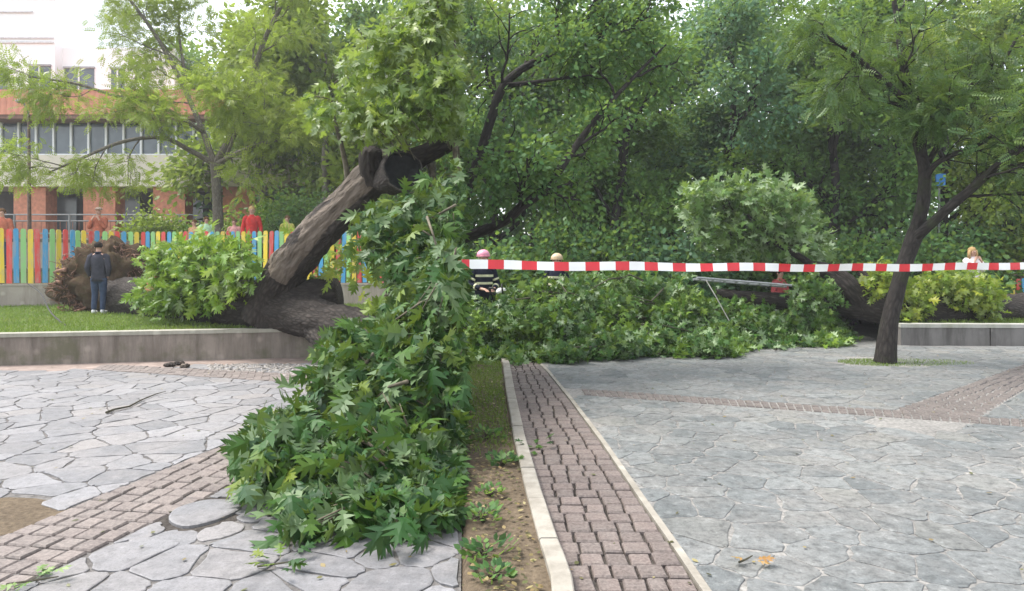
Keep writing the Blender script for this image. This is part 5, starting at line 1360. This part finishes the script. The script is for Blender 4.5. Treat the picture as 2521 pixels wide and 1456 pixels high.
sprig('oak_sprig', 'dark sprig of leaves on the bricks beside the pale kerb', G(1318, 1112), 12, .10, OAK_LEAF, 3)
sprig('dry_leaf', 'orange dry leaf on the grey flagstones near the brick path', G(1842, 1392), 3, .09, leaf_mat('dry_leaf', [(0, (.30, .15, .05)), (1, (.45, .27, .10))], (.38, .24, .12)), 4, .1, 'leaf')
for k, (u, v) in enumerate([(418, 903), (440, 899), (455, 906)]):
    c = G(u, v); o = quick('bark_chunk', BARK_OAK, None, lambda m: m.blob(c + (0, 0, .03), (.11 - .02 * k, .06, .035), 6, 0, .5, k)); tag(o, ['dark bark chunk at the foot of the stained wall, leftmost of three', 'dark bark chunk at the foot of the stained wall, middle of three', 'dark bark chunk at the foot of the stained wall, rightmost of three'][k], 'bark', 'bark chunks below the wall')
rw = np.random.default_rng(12)
for k, (u, v, sz, n, lab) in enumerate([(1195, 1075, .10, 26, 'light green weed at the far end of the soil verge'), (1238, 1140, .09, 30, 'weed on the soil verge touching the pale kerb'), (1205, 1215, .07, 20, 'small weed halfway down the soil verge'),
        (1190, 1275, .09, 26, 'weed on the soil verge, third from the bottom edge'), (1195, 1360, .10, 26, 'larger weed on the soil verge, second from the bottom edge'), (1215, 1420, .08, 22, 'low weed nearest the bottom edge of the soil verge')]):
    at = G(u, v, .05); r = empty('weed', tuple(at)); tag(r, lab, 'weed', 'weeds on the soil verge')
    n *= 2; a = rw.uniform(0, 6.28, n); rr = rw.random(n) ** .7 * 1.3; d = unit(np.stack([np.cos(a), np.sin(a), rw.uniform(.2, 1.4, n)], 1)); pos = at + np.stack([np.cos(a) * rr, np.sin(a) * rr, 0 * a], 1) * sz * 1.1 + np.array((0, 0, 1)) * (rw.random((n, 1)) * sz * .5)
    leaves('leaves', pos, d, unit(rand_unit(n, rw) * .6 + (0, -.3, 1)), sz * rw.uniform(.35, .75, n), rw.random(n), OVAL, [MGREEN, DGREEN, MGREEN, DGREEN, DGREEN, DGREEN][k], r, 'stuff')
    m = MB()
    for q in pos[::3]: m.tube([at - (0, 0, .03), (at + q) / 2 + (0, 0, .01), q], [.004, .003, .002], 4)
    m.build('stems', TWIG, r)
o = quick('blue_sign', plain('blue_panel', (.03, .16, .42), .5), None, lambda m: m.box(P(2304, 458, 19.2), P(2328, 428, 19.2) + (0, .03, 0))); tag(o, 'small blue panel showing between the leaves beside the leaning tree', 'sign')
quick('pole', STEEL, o, lambda m: m.tube([(P(2315, 440, 19.2)[0], 19.26, 0), (P(2315, 440, 19.2)[0], 19.26, P(2315, 430, 19.2)[2])], .03, 6))

def litter():
    rng = np.random.default_rng(91); n = 900
    y = 2.7 + rng.random(n) ** 1.2 * 8; x0 = -.066 * y; x1 = np.interp(y, B3L[:, 1], B3L[:, 0]) - .1
    pos = np.stack([x0 + (x1 - x0) * rng.random(n), y, .065 + 0 * y], 1)
    n2 = 260; y2 = 3 + rng.random(n2) * 9; pos2 = np.stack([rng.uniform(-.7, .75, n2) * y2, y2, .014 + 0 * y2], 1); pos = np.concatenate([pos, pos2]); n += n2
    a = rng.uniform(0, 6.28, n); fwd = np.stack([np.cos(a), np.sin(a), rng.normal(size=n) * .12], 1); nrm = unit(rand_unit(n, rng) * .25 + (0, 0, 1))
    o = leaves('leaf_litter', pos, fwd, nrm, rng.uniform(.015, .05, n), rng.random(n), OVAL, leaf_mat('litter_leaf', [(0, (.05, .045, .02)), (.4, (.09, .10, .03)), (.7, (.20, .14, .06)), (1, (.30, .26, .12))], (.2, .16, .09), .1))
    tag(o, 'small fallen leaves and bits scattered on the verge and paving', 'leaf litter', kind='stuff')
litter()
def air():
    m = MB(); m.box((-70, -3, -1.2), (70, 56, 24)); mt = bpy.data.materials.new('air'); mt.use_nodes = True; nt = mt.node_tree; nt.nodes.clear()
    v = nt.nodes.new('ShaderNodeVolumePrincipled'); v.inputs['Color'].default_value = (.95, .97, 1, 1); v.inputs['Density'].default_value = HAZE; v.inputs['Anisotropy'].default_value = .2
    out = nt.nodes.new('ShaderNodeOutputMaterial'); nt.links.new(v.outputs[0], out.inputs['Volume'])
    o = m.build('haze', mt, None, False, 'stuff'); tag(o, 'faint pale haze in the air over the whole park', 'haze')
air()
